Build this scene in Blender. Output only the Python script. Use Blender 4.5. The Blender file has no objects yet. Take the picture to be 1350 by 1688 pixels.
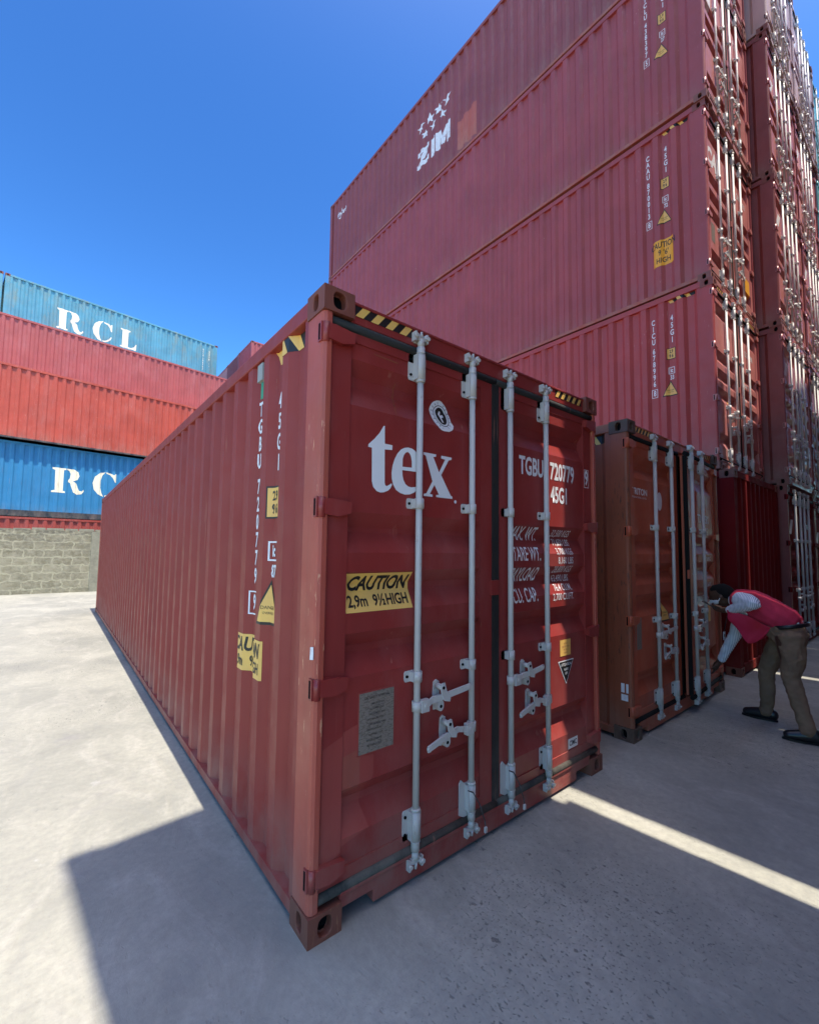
import bpy, bmesh, math, random
from mathutils import Vector, Matrix
random.seed(7)
R = math.radians
SC = bpy.context.scene
COL = SC.collection

# ------------------------------------------------------------------ camera
CAM = Vector((-0.8957, -1.7772, 1.6725))
YAW, PITCH, ROLL, FPX, CX, CY = -0.692326, 0.068121, 0.011356, 722.633, 690.805, 856.729
cd = bpy.data.cameras.new('camera'); cam = bpy.data.objects.new('camera', cd); COL.objects.link(cam)
cy_, sy_, cp_, sp_ = math.cos(YAW), math.sin(YAW), math.cos(PITCH), math.sin(PITCH)
fw = Vector((-sy_*cp_, cy_*cp_, sp_)); r0 = Vector((cy_, sy_, 0)); u0 = r0.cross(fw)
rt = r0*math.cos(ROLL) + u0*math.sin(ROLL); up = -r0*math.sin(ROLL) + u0*math.cos(ROLL)
M = Matrix((rt, up, -fw)).transposed().to_4x4(); M.translation = CAM
cam.matrix_world = M
cd.sensor_fit = 'VERTICAL'; cd.sensor_height = 24; cd.lens = FPX/1688*24
cd.shift_x = (675-CX)/1688; cd.shift_y = (CY-844)/1688
cd.clip_start = 0.05; cd.clip_end = 2000
SC.camera = cam
SC.render.resolution_x = 818; SC.render.resolution_y = 1024

# ------------------------------------------------------------------ light
EL, AZ = R(74.5), R(174.6)
w = bpy.data.worlds.new('World'); SC.world = w; w.use_nodes = True
nt = w.node_tree; bg = nt.nodes['Background']
sky = nt.nodes.new('ShaderNodeTexSky'); sky.sky_type = 'NISHITA'; sky.sun_disc = False
sky.sun_elevation = EL; sky.sun_rotation = AZ; sky.altitude = 0; sky.air_density = 1.0; sky.dust_density = 0.3; sky.ozone_density = 2.2
hs = nt.nodes.new('ShaderNodeGamma'); hs.inputs['Gamma'].default_value = 1.95; nt.links.new(sky.outputs[0], hs.inputs['Color']); # added whitish glow round the sun, fills the shaded areas
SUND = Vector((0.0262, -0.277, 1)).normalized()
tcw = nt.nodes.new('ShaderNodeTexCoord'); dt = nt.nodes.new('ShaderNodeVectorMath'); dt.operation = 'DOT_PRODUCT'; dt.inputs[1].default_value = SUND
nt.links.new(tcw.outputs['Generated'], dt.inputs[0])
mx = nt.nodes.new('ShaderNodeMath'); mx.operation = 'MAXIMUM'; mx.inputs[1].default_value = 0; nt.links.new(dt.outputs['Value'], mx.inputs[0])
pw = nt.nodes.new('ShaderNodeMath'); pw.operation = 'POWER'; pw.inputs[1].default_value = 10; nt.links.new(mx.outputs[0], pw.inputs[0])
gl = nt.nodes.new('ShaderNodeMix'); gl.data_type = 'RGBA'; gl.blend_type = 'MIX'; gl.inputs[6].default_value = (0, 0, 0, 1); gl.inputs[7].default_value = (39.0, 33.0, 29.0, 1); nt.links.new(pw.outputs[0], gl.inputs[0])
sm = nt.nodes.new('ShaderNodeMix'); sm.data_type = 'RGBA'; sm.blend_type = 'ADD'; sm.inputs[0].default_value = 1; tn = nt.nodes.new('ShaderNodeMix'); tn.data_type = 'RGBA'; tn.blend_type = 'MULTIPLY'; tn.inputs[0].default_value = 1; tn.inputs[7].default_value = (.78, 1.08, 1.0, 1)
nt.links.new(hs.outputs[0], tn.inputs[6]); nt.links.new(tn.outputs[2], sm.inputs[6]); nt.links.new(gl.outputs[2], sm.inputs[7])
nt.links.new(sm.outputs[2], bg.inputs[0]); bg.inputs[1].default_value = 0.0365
sl = bpy.data.lights.new('sun', 'SUN'); so = bpy.data.objects.new('sun', sl); COL.objects.link(so)
sl.energy = 3.5; sl.angle = R(0.3); sl.color = (1.0, 0.935, 0.80)
d = Vector((-0.0262, 0.277, -1)).normalized()
so.rotation_euler = d.to_track_quat('-Z', 'Y').to_euler(); so.location = (0, -20, 40)
SC.view_settings.view_transform = 'Standard'; SC.view_settings.look = 'None'
SC.view_settings.exposure = 1.2; SC.view_settings.gamma = 1

# ------------------------------------------------------------------ helpers
def tag(o, label=None, cat=None, group=None, kind=None):
    if label: o['label'] = label
    if cat: o['category'] = cat
    if group: o['group'] = group
    if kind: o['kind'] = kind
    return o

def empty(name, loc=(0, 0, 0), rz=0):
    o = bpy.data.objects.new(name, None); COL.objects.link(o)
    o.location = loc; o.rotation_euler = (0, 0, rz); o.empty_display_size = .2
    return o

class MB:
    def __init__(s): s.v = []; s.f = []; s.m = []; s.sm = []
    def add(s, vs, fs, m=0, smooth=False):
        b = len(s.v); s.v += [tuple(x) for x in vs]
        for f in fs: s.f.append([b+i for i in f]); s.m.append(m); s.sm.append(smooth)
    def box(s, x0, x1, y0, y1, z0, z1, m=0):
        s.add([(x0,y0,z0),(x1,y0,z0),(x1,y1,z0),(x0,y1,z0),(x0,y0,z1),(x1,y0,z1),(x1,y1,z1),(x0,y1,z1)],
              [(0,3,2,1),(4,5,6,7),(0,1,5,4),(1,2,6,5),(2,3,7,6),(3,0,4,7)], m)
        return s
    def prism(s, pts, ax, a, b, m=0):
        # pts 2D polygon; ax = extrusion axis index
        def mk(p, t):
            if ax == 2: return (p[0], p[1], t)
            if ax == 1: return (p[0], t, p[1])
            return (t, p[0], p[1])
        n = len(pts)
        s.add([mk(p, a) for p in pts]+[mk(p, b) for p in pts],
              [list(range(n)), list(range(2*n-1, n-1, -1))]+[(i, i+n, (i+1) % n+n, (i+1) % n) for i in range(n)], m)
        return s
    def sheet(s, rows, m=0, smooth=False):
        # rows: list of equal length vertex rows
        n = len(rows[0]); vs = [p for r in rows for p in r]
        s.add(vs, [(i*n+j, i*n+j+1, (i+1)*n+j+1, (i+1)*n+j) for i in range(len(rows)-1) for j in range(n-1)], m, smooth)
        return s
    def tube(s, p0, p1, r, r1=None, n=12, m=0, cap=True):
        r1 = r if r1 is None else r1
        p0, p1 = Vector(p0), Vector(p1); d = (p1-p0).normalized()
        a = d.orthogonal().normalized(); b = d.cross(a)
        k = []
        for p, q in ((p0, r), (p1, r1)):
            k += [p+(a*math.cos(2*math.pi*i/n)+b*math.sin(2*math.pi*i/n))*q for i in range(n)]
        s.add(k, [(i, (i+1) % n, (i+1) % n+n, i+n) for i in range(n)], m, True)
        if cap: s.add(k[:n], [list(range(n-1, -1, -1))], m); s.add(k[n:], [list(range(n))], m)
        return s
    def path(s, pts, r, n=8, m=0):
        for a, b in zip(pts[:-1], pts[1:]): s.tube(a, b, r, None, n, m)
        return s
    def holed(s, o, u, v, w_, h, rx, ry, depth, m=0, mh=1):
        # rectangular face with an oval hole and a pocket behind it
        o, u, v = Vector(o), Vector(u), Vector(v); nn = u.cross(v); n = 20
        c = o+u*(w_/2)+v*(h/2); outer = []; inner = []
        for i in range(n):
            t = 2*math.pi*(i+.5)/n; cx, cy = math.cos(t), math.sin(t)
            k = min((w_/2)/max(abs(cx), 1e-6), (h/2)/max(abs(cy), 1e-6)); outer.append(c+u*cx*k+v*cy*k)
            q = 1/((abs(cx)/rx)**3+(abs(cy)/ry)**3)**(1/3); inner.append(c+u*cx*q+v*cy*q)
        # outer corners
        ring = []
        s.add(outer+inner, [(i, (i+1) % n, (i+1) % n+n, i+n) for i in range(n)], m)
        cs = [o, o+u*w_, o+u*w_+v*h, o+v*h]
        for cc in cs:
            near = sorted(range(n), key=lambda i: (outer[i]-cc).length)[:2]
            s.add([outer[near[0]], outer[near[1]], cc], [(0, 1, 2)], m)
        back = [p-nn*depth for p in inner]
        s.add(inner+back, [(i, (i+1) % n, (i+1) % n+n, i+n) for i in range(n)], m)
        s.add(back, [list(range(n))], mh)
    def mesh(s, name, slots=1, recalc=True):
        me = bpy.data.meshes.new(name); me.from_pydata(s.v, [], s.f)
        for i, p in enumerate(me.polygons): p.material_index = s.m[i]; p.use_smooth = s.sm[i]
        if recalc:
            bm = bmesh.new(); bm.from_mesh(me); bmesh.ops.remove_doubles(bm, verts=bm.verts, dist=1e-5)
            bmesh.ops.recalc_face_normals(bm, faces=bm.faces); bm.to_mesh(me); bm.free()
        me.update(); me['slots'] = slots
        return me

def put(name, me, mats, parent=None, bevel=0):
    if not isinstance(mats, (list, tuple)): mats = [mats]
    o = bpy.data.objects.new(name, me); COL.objects.link(o); o.parent = parent
    while len(me.materials) < len(mats): me.materials.append(mats[len(me.materials)])
    for i, mt in enumerate(mats):
        o.material_slots[i].link = 'OBJECT'; o.material_slots[i].material = mt
    if bevel:
        b = o.modifiers.new('bevel', 'BEVEL'); b.width = bevel; b.segments = 2; b.limit_method = 'ANGLE'; b.angle_limit = R(40)
    return o

# ------------------------------------------------------------------ materials
class N:
    def __init__(s, name, rough=.5, spec=.5, metal=0):
        s.mat = bpy.data.materials.new(name); s.mat.use_nodes = True; s.t = s.mat.node_tree
        s.b = s.t.nodes['Principled BSDF']; s.b.inputs['Roughness'].default_value = rough
        s.b.inputs['Specular IOR Level'].default_value = spec; s.b.inputs['Metallic'].default_value = metal
        tc = s.t.nodes.new('ShaderNodeTexCoord'); s.obj = tc.outputs['Object']
    def n(s, t, **k):
        x = s.t.nodes.new(t)
        for a, b in k.items(): setattr(x, a, b)
        return x
    def l(s, a, b): s.t.links.new(a, b)
    def map(s, sc, src=None, loc=(0, 0, 0)):
        m = s.n('ShaderNodeMapping'); m.inputs['Scale'].default_value = sc; m.inputs['Location'].default_value = loc
        s.l(src or s.obj, m.inputs[0]); return m.outputs[0]
    def noise(s, scale, detail=4, rough=.55, vec=None, dist=0):
        x = s.n('ShaderNodeTexNoise'); x.inputs['Scale'].default_value = scale; x.inputs['Detail'].default_value = detail
        x.inputs['Roughness'].default_value = rough; x.inputs['Distortion'].default_value = dist
        s.l(vec or s.obj, x.inputs['Vector']); return x.outputs['Fac']
    def ramp(s, fac, a, b, ca=0, cb=1):
        x = s.n('ShaderNodeMapRange'); x.inputs[1].default_value = a; x.inputs[2].default_value = b
        x.inputs[3].default_value = ca; x.inputs[4].default_value = cb; s.l(fac, x.inputs[0]); return x.outputs[0]
    def mix(s, fac, a, b, mode='MIX'):
        x = s.n('ShaderNodeMix', data_type='RGBA', blend_type=mode)
        for i, q in ((0, fac), (6, a), (7, b)):
            if hasattr(q, 'links'): s.l(q, x.inputs[i])
            elif isinstance(q, (int, float)): x.inputs[i].default_value = q
            else: x.inputs[i].default_value = (*q, 1)
        return x.outputs[2]
    def mul(s, a, b):
        x = s.n('ShaderNodeMath', operation='MULTIPLY')
        for i, q in ((0, a), (1, b)):
            if hasattr(q, 'links'): s.l(q, x.inputs[i])
            else: x.inputs[i].default_value = q
        return x.outputs[0]
    def out(s, col, bump=None, strength=.2, dist=.01):
        if hasattr(col, 'links'): s.l(col, s.b.inputs['Base Color'])
        else: s.b.inputs['Base Color'].default_value = (*col, 1)
        if bump is not None:
            b = s.n('ShaderNodeBump'); b.inputs['Strength'].default_value = strength; b.inputs['Distance'].default_value = dist
            s.l(bump, b.inputs['Height']); s.l(b.outputs[0], s.b.inputs['Normal'])
        return s.mat

def sc3(c, k): return tuple(min(1, x*k) for x in c)
def paint(name, c, rough=.45, var=.16, speck=(.28, .12, .07), sp=.70, fade=(.42, .2, .18), fa=.10, streak=.5, spec=.5, dust=.35):
    q = N(name, rough, spec)
    a = q.noise(1.3, 5)
    col = q.mix(q.ramp(a, .3, .7), sc3(c, 1-var), sc3(c, 1+var))
    st = q.noise(5, 4, .6, q.map((3, 3, .12)))
    col = q.mix(q.mul(q.ramp(st, .5, .8), streak*.5), col, sc3(c, .62))
    fd = q.noise(2.4, 6, .65, q.map((1, 1, .4), loc=(4, 1, 9)))
    col = q.mix(q.mul(q.ramp(fd, .5, .75), fa*2), col, fade)
    s1 = q.noise(60, 4, .65, q.map((1, 1, .16)))
    big = q.ramp(q.noise(1.7, 3, .6, q.map((1, 1, 1), loc=(7, 3, 2))), .42, .62)
    col = q.mix(q.mul(q.ramp(s1, sp, sp+.03), big), col, speck)
    if dust:
        zz = q.n('ShaderNodeSeparateXYZ'); q.l(q.obj, zz.inputs[0])
        dz = q.mul(q.ramp(zz.outputs[2], .55, .05), q.ramp(q.noise(4, 6, .7, q.map((1, 1, .5))), .38, .62))
        col = q.mix(q.mul(dz, dust), col, (.30, .24, .19))
        rn = q.noise(26, 3, .6, q.map((1, 1, .035)))
        col = q.mix(q.mul(q.mul(q.ramp(rn, .66, .70), q.ramp(q.noise(1.1, 3), .48, .6)), .45), col, (.42, .17, .12))
    rr = q.ramp(q.noise(6, 5), .3, .7, rough-.08, rough+.14); q.l(rr, q.b.inputs['Roughness'])
    return q.out(col, q.noise(2.2, 3), .25, .02)

MAROON = (.25, .027, .023)
m_hero = paint('maroon_paint', MAROON, .42)
m_hero_side = paint('faded_maroon_paint', (.262, .034, .026), .5, var=.07, fade=(.28, .065, .055), fa=.10, spec=.35)
m_post = paint('worn_post_paint', (.39, .070, .044), .5, speck=(.66, .34, .20), sp=.64, fade=(.32, .10, .055), fa=.25, streak=.8)
m_cast = paint('rusty_casting_steel', (.17, .044, .026), .62, speck=(.30, .12, .06), sp=.60, fade=(.10, .04, .025), fa=.25, dust=.12)
m_tri = paint('rust_orange_paint', (.43, .085, .036), .5, fade=(.34, .06, .035), fa=.2)
m_tripost = paint('rust_brown_post_paint', (.27, .068, .030), .55, speck=(.08, .03, .02), sp=.58, fade=(.12, .05, .02), fa=.3)
m_tricast = paint('dark_brown_casting', (.085, .042, .028), .65)
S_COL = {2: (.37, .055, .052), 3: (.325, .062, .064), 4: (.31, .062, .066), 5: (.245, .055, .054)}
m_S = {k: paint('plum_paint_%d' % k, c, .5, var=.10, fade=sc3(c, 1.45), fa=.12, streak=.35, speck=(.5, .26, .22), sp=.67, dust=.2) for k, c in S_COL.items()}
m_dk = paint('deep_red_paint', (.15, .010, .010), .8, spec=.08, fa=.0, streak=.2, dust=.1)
m_br = paint('sun_paled_brown_red_paint', (.46, .14, .125), .46, spec=1.0, speck=(.5, .3, .2))  # base colour paled to carry the sun sheen on the stack doors
m_br2 = paint('pale_brown_red_paint', (.60, .24, .21), .46, spec=1.0)
m_pinkgrey = paint('grey_pink_paint', (.50, .35, .32), .5)
m_rail = paint('orange_brown_rail_paint', (.36, .075, .045), .5)
m_colside_shade = paint('shade_darkened_side_paint', (.22, .045, .042), .5)  # darkened copy of the column paint, side shade put into the colour
m_castS = paint('maroon_casting_paint', (.20, .055, .045), .6)
m_teal = paint('teal_paint', (.13, .42, .42), .5)
m_blueA = paint('blue_paint', (.028, .20, .40), .5, var=.12, speck=(.35, .25, .15), fade=(.08, .26, .5), fa=.15)
m_blueC = paint('weathered_blue_paint', (.08, .28, .37), .55, var=.2, speck=(.30, .20, .12), sp=.6, fade=(.2, .26, .22), fa=.45, streak=.9)
m_red1 = paint('brick_red_paint', (.46, .070, .042), .5, var=.14, fade=(.5, .16, .13), fa=.25, speck=(.6, .3, .25), sp=.64)
m_red2 = paint('rose_red_paint', (.37, .082, .073), .5, var=.12, fade=(.45, .18, .18), fa=.2)
m_red3 = paint('low_red_paint', (.36, .06, .045), .5)
m_darkrail_gap = paint('dark_rail_and_gap_shade', (.02, .025, .035), .6)
m_bar = paint('galvanised_bar_paint', (.50, .465, .435), .42, var=.06, speck=(.3, .2, .15), sp=.66, fade=(.42, .38, .38), fa=.25, streak=.4)
m_barw = paint('white_bar_paint', (.60, .575, .55), .62, var=.06, speck=(.3, .2, .15), sp=.68, fade=(.6, .5, .45), fa=.2)
m_rub = N('black_rubber_gasket', .85, .2).out((.008, .008, .008))
m_rubg = paint('dusty_rubber', (.014, .013, .012), .8, var=.3, fade=(.06, .052, .042), fa=.3)
m_black = N('black_void', .9, .1).out((.004, .004, .005))
m_white = N('white_lettering', .55).out((.74, .73, .74))
q = N('worn_white_lettering', .55); m_whitew = q.out(q.mix(q.ramp(q.noise(9, 5), .55, .72), (.74, .74, .76), (.5, .36, .38)))
q = N('cream_lettering', .55); m_cream = q.out(q.mix(q.ramp(q.noise(3, 6, .7, q.map((2, 2, .6))), .55, .7), (.88, .80, .60), (.60, .46, .32)))
q = N('yellow_vinyl', .5); m_yel = q.out(q.mix(q.ramp(q.noise(6, 4), .35, .7), (.82, .48, .11), (.72, .42, .12)))
m_oran = N('orange_vinyl', .5).out((.82, .38, .03))
m_ink = N('black_vinyl', .5).out((.012, .010, .010))
q = N('grey_data_plate', .55, .5, .3); m_plate = q.out(q.mix(q.ramp(q.noise(60, 3, .7, q.map((1, 1, 2.5))), .5, .6), (.26, .21, .17), (.17, .138, .112)), q.noise(40, 3), .4, .003)
m_green = N('green_vent_label', .5).out((.03, .30, .17))
m_grey = N('grey_vent', .5).out((.30, .30, .28))
m_patch = paint('touch_up_paint', (.30, .048, .038), .5, fade=(.3, .07, .055), fa=.15)
m_patch2 = paint('touch_up_paint_brown', (.29, .066, .045), .5)
m_patchO = paint('orange_touch_up_paint', (.40, .095, .065), .55, fade=(.5, .2, .14), fa=.4)
m_wire = N('seal_cable', .5).out((.05, .05, .05))

# ------------------------------------------------------------------ container geometry
W = 2.438
PH, PIT, DEP = .418, .278, .040
def sdepth(y, L):                      # inward depth of side corrugation at y (flat near the ends)
    if y < .14 or y > L-.16: return 0.
    t = (y-PH) % PIT
    if t < .080: return 0.
    if t < .130: return DEP*(t-.080)/.050
    if t < .228: return DEP
    return DEP*(1-(t-.228)/.050)
def sbreaks(a, b):
    out = []
    k0 = int((a-PH)//PIT)-1
    for k in range(k0, int((b-PH)//PIT)+2):
        for o in (0, .080, .130, .228):
            y = PH+k*PIT+o
            if a < y < b: out.append(y)
    return out
DPROF = [(2.60, 2.53, 2.475, 2.37), (1.85, 1.78, 1.755, 1.655), (1.565, 1.50, 1.465, 1.365), (1.275, 1.21, 1.175, 1.07), (.575, .51, .475, .36)]
DFACE = .036; DREC = .050
def dpts(H):
    k = H/2.896; out = [(.24*k, 0.)]
    for a, b, c, d_ in reversed(DPROF): out += [(d_*k, 0.), (c*k, DREC), (b*k, DREC), (a*k, 0.)]
    out.append((2.68*k, 0.)); return out
def ddepth(z, H=2.896):
    p = dpts(H)
    if z <= p[0][0] or z >= p[-1][0]: return 0.
    for (a, da), (b, db) in zip(p[:-1], p[1:]):
        if a <= z <= b: return da+(db-da)*(z-a)/max(b-a, 1e-6)
    return 0.

def casting(x, y, z, sx, sy, sz):
    # outer corner at (x,y,z); extends towards sx,sy,sz
    m = MB(); lx, ly, lz = .162, .178, .118
    x0, x1 = sorted((x, x+sx*lx)); y0, y1 = sorted((y, y+sy*ly)); z0, z1 = sorted((z, z+sz*lz))
    if sy > 0: m.holed((x0, y0, z0), (1, 0, 0), (0, 0, 1), lx, lz, .033, .040, .045); yy = y1
    else: m.holed((x1, y1, z0), (-1, 0, 0), (0, 0, 1), lx, lz, .033, .040, .045); yy = y0
    if sx > 0: m.holed((x0, y1, z0), (0, -1, 0), (0, 0, 1), ly, lz, .026, .040, .045); xx = x1
    else: m.holed((x1, y0, z0), (0, 1, 0), (0, 0, 1), ly, lz, .026, .040, .045); xx = x0
    m.add([(x0, yy, z0), (x1, yy, z0), (x1, yy, z1), (x0, yy, z1)], [(0, 1, 2, 3)])
    m.add([(xx, y0, z0), (xx, y1, z0), (xx, y1, z1), (xx, y0, z1)], [(0, 1, 2, 3)])
    for zz in (z0, z1):
        if (zz == z1) == (sz < 0): m.holed((x0, y0, zz) if zz == z1 else (x0, y1, zz), (1, 0, 0), (0, 1, 0) if zz == z1 else (0, -1, 0), lx, ly, .03, .06, .03)
        else: m.add([(x0, y0, zz), (x1, y0, zz), (x1, y1, zz), (x0, y1, zz)], [(0, 1, 2, 3)])
    return m.mesh('corner_casting', 2)

def oval(cx, cz, rx, rz, n=16): return [(cx+rx*math.cos(2*math.pi*i/n), cz+rz*math.sin(2*math.pi*i/n)) for i in range(n)]

def locking_bar(xb, H, cover=0):
    yb = .004; m = MB()
    m.tube((xb, yb, .20), (xb, yb, H-.165), .0175, n=14)
    for s, z in ((1, H-.165), (-1, .20)):         # thicker ends and cam claws
        m.tube((xb, yb, z-s*.03), (xb, yb, z+s*.035), .0225, n=14)
        m.tube((xb, yb, z+s*.035), (xb, yb, z+s*.075), .017, .021, n=12)
        zc = z+s*.09
        m.tube((xb-.028, yb+.002, zc-s*.012), (xb-.034, yb-.004, zc+s*.02), .010, .007, n=8)
        m.tube((xb+.024, yb-.006, zc-s*.006), (xb+.032, yb-.008, zc+s*.018), .011, .007, n=8)
        m.box(xb-.026, xb+.026, yb-.014, yb+.012, min(zc-s*.02, zc), max(zc-s*.02, zc))
        m.tube((xb, yb-.006, zc), (xb-.004, yb-.010, zc+s*.028), .010, .006, n=8)
    return m.mesh('locking_bar', 1)
def keeper(xb, z):
    m = MB(); m.box(xb-.045, xb-.034, -.008, .034, z-.025, z+.025); m.box(xb+.034, xb+.045, -.008, .034, z-.025, z+.025)
    m.box(xb-.034, xb+.034, .020, .034, z-.03, z+.03); m.tube((xb-.04, -.004, z), (xb-.04, -.018, z), .011, n=8); m.tube((xb+.04, -.004, z), (xb+.04, -.018, z), .011, n=8)
    return m.mesh('cam_keeper', 1)
def bracket(xb, z, h, long=False):
    m = MB(); wl, wr = .062, .036
    pts = [(xb-wl+.006, z-h/2), (xb+wr, z-h/2), (xb+wr, z+h/2), (xb-wl+.006, z+h/2), (xb-wl, z+h/2-.01), (xb-wl, z-h/2+.01)]
    m.prism(pts, 1, .030, .036)
    m.box(xb-.030, xb+.028, -.004, .030, z-h/2+.004, z+h/2-.004)
    m.tube((xb, .004, z-h/2), (xb, .004, z+h/2), .0245, n=16)
    if long:
        m.tube((xb, .004, z-h/2-.012), (xb, .004, z-h/2), .0225, .026, n=16); m.tube((xb, .004, z+h/2), (xb, .004, z+h/2+.012), .026, .0225, n=16)
    bz = (z-h/2+.03, z+h/2-.03) if long else (z,)
    for b in bz:
        for x in (xb-.048, xb+.030): m.tube((x, .0305, b), (x, .024 if x < xb else .022, b), .0075, n=8, m=1)
    return m.mesh('bar_bracket', 2)
def handle(xb, z, s, xcat, tip):
    # s=+1: reaches right from the bar, -1: left
    m = MB()
    m.box(min(xb+s*.012, xb+s*.062), max(xb+s*.012, xb+s*.062), -.026, .002, z-.036, z+.026)
    m.tube((xb, .004, z-.03), (xb, .004, z+.02), .026, n=14)
    m.tube((xb+s*.038, -.03, z-.005), (xb+s*.038, -.022, z-.005), .011, n=8)
    P = [(xb+s*.05, -.018, z-.004), (xcat-s*.06, -.014, z+.012), (xcat+s*.03, -.020, z+.018 if s > 0 else z+.0), (tip, -.030, z+.038 if s > 0 else z-.03)]
    for (a, b) in zip(P[:-1], P[1:]):
        a, b = Vector(a), Vector(b); hw = .016 if b.x != tip else .012
        dz = Vector((0, 0, hw)); dy = Vector((0, .006, 0))
        m.add([a-dz-dy, b-dz*.9-dy, b+dz*.9-dy, a+dz-dy, a-dz+dy, b-dz*.9+dy, b+dz*.9+dy, a+dz+dy],
              [(0, 1, 2, 3), (7, 6, 5, 4), (0, 4, 5, 1), (1, 5, 6, 2), (2, 6, 7, 3), (3, 7, 4, 0)])
    m.tube((tip-s*.01, -.037, P[3][2]), (tip-s*.01, -.023, P[3][2]), .013, n=10)
    return m.mesh('handle', 1)
def catch(x, z):
    m = MB()
    m.prism([(x-.018, z-.075), (x+.018, z-.075), (x+.022, z-.02), (x+.022, z+.02), (x+.018, z+.07), (x, z+.082), (x-.018, z+.07), (x-.022, z)], 1, .026, .036)
    m.prism([(x-.02, z+.07), (x+.012, z+.075), (x+.03, z+.02), (x+.055, z-.002), (x+.05, z-.03), (x+.012, z-.02), (x-.01, z+.02)], 1, -.030, -.022)
    m.tube((x-.002, .03, z+.052), (x-.002, -.034, z+.052), .015, n=12)
    m.prism(oval(x, z-.045, .021, .03), 1, -.012, .03)
    m.tube((x-.002, -.034, z+.052), (x-.002, -.0355, z+.052), .009, n=8, m=1)
    m.tube((x, -.012, z-.05), (x, -.0135, z-.05), .009, n=8, m=1)
    return m.mesh('handle_catch', 2)
def hinge(z):
    m = MB(); h = .046
    m.tube((.022, .018, z-h), (.022, .018, z+h), .0175, n=14)
    m.prism([(.03, z-.032), (.10, z-.04), (.165, z-.022), (.172, z+.03), (.06, z+.042), (.03, z+.038)], 1, -.0015, .038)
    m.box(-.003, .03, .018, .05, z-h, z+h)
    m.box(-.0045, -.003, .030, .043, z-h+.008, z+h-.008, 1)
    return m.mesh('hinge', 2)

def door_panel(H):
    m = MB(); k = H/2.896; zt, zb = 2.735*k, .175*k; x0, x1 = .060, 1.192
    f, b = .030, .092
    m.box(x0, .165, f, b, zb, zt); m.box(1.085, x1, f, b, zb, zt)
    m.box(.165, 1.085, f, b, zb, .24*k); m.box(.165, 1.085, f, b, 2.68*k, zt)
    P = dpts(H)
    m.sheet([[(x, DFACE+dd, z) for x in (.165, 1.085)] for z, dd in P])
    return m
def gasket(H):
    m = MB(); k = H/2.896
    m.tube((.052, .036, 2.749*k), (1.218, .036, 2.749*k), .024, n=10)
    m.tube((.052, .030, .160*k), (1.218, .030, .160*k), .023, n=10)
    m.box(1.188, 1.218, .024, .06, .182*k, 2.727*k); m.box(.050, .0605, .036, .06, .182*k, 2.727*k)
    return m.mesh('door_gasket', 1)
def mirror(me):
    m2 = me.copy(); bm = bmesh.new(); bm.from_mesh(m2)
    for v in bm.verts: v.co.x = W-v.co.x
    bmesh.ops.reverse_faces(bm, faces=bm.faces); bm.to_mesh(m2); bm.free(); return m2

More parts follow.
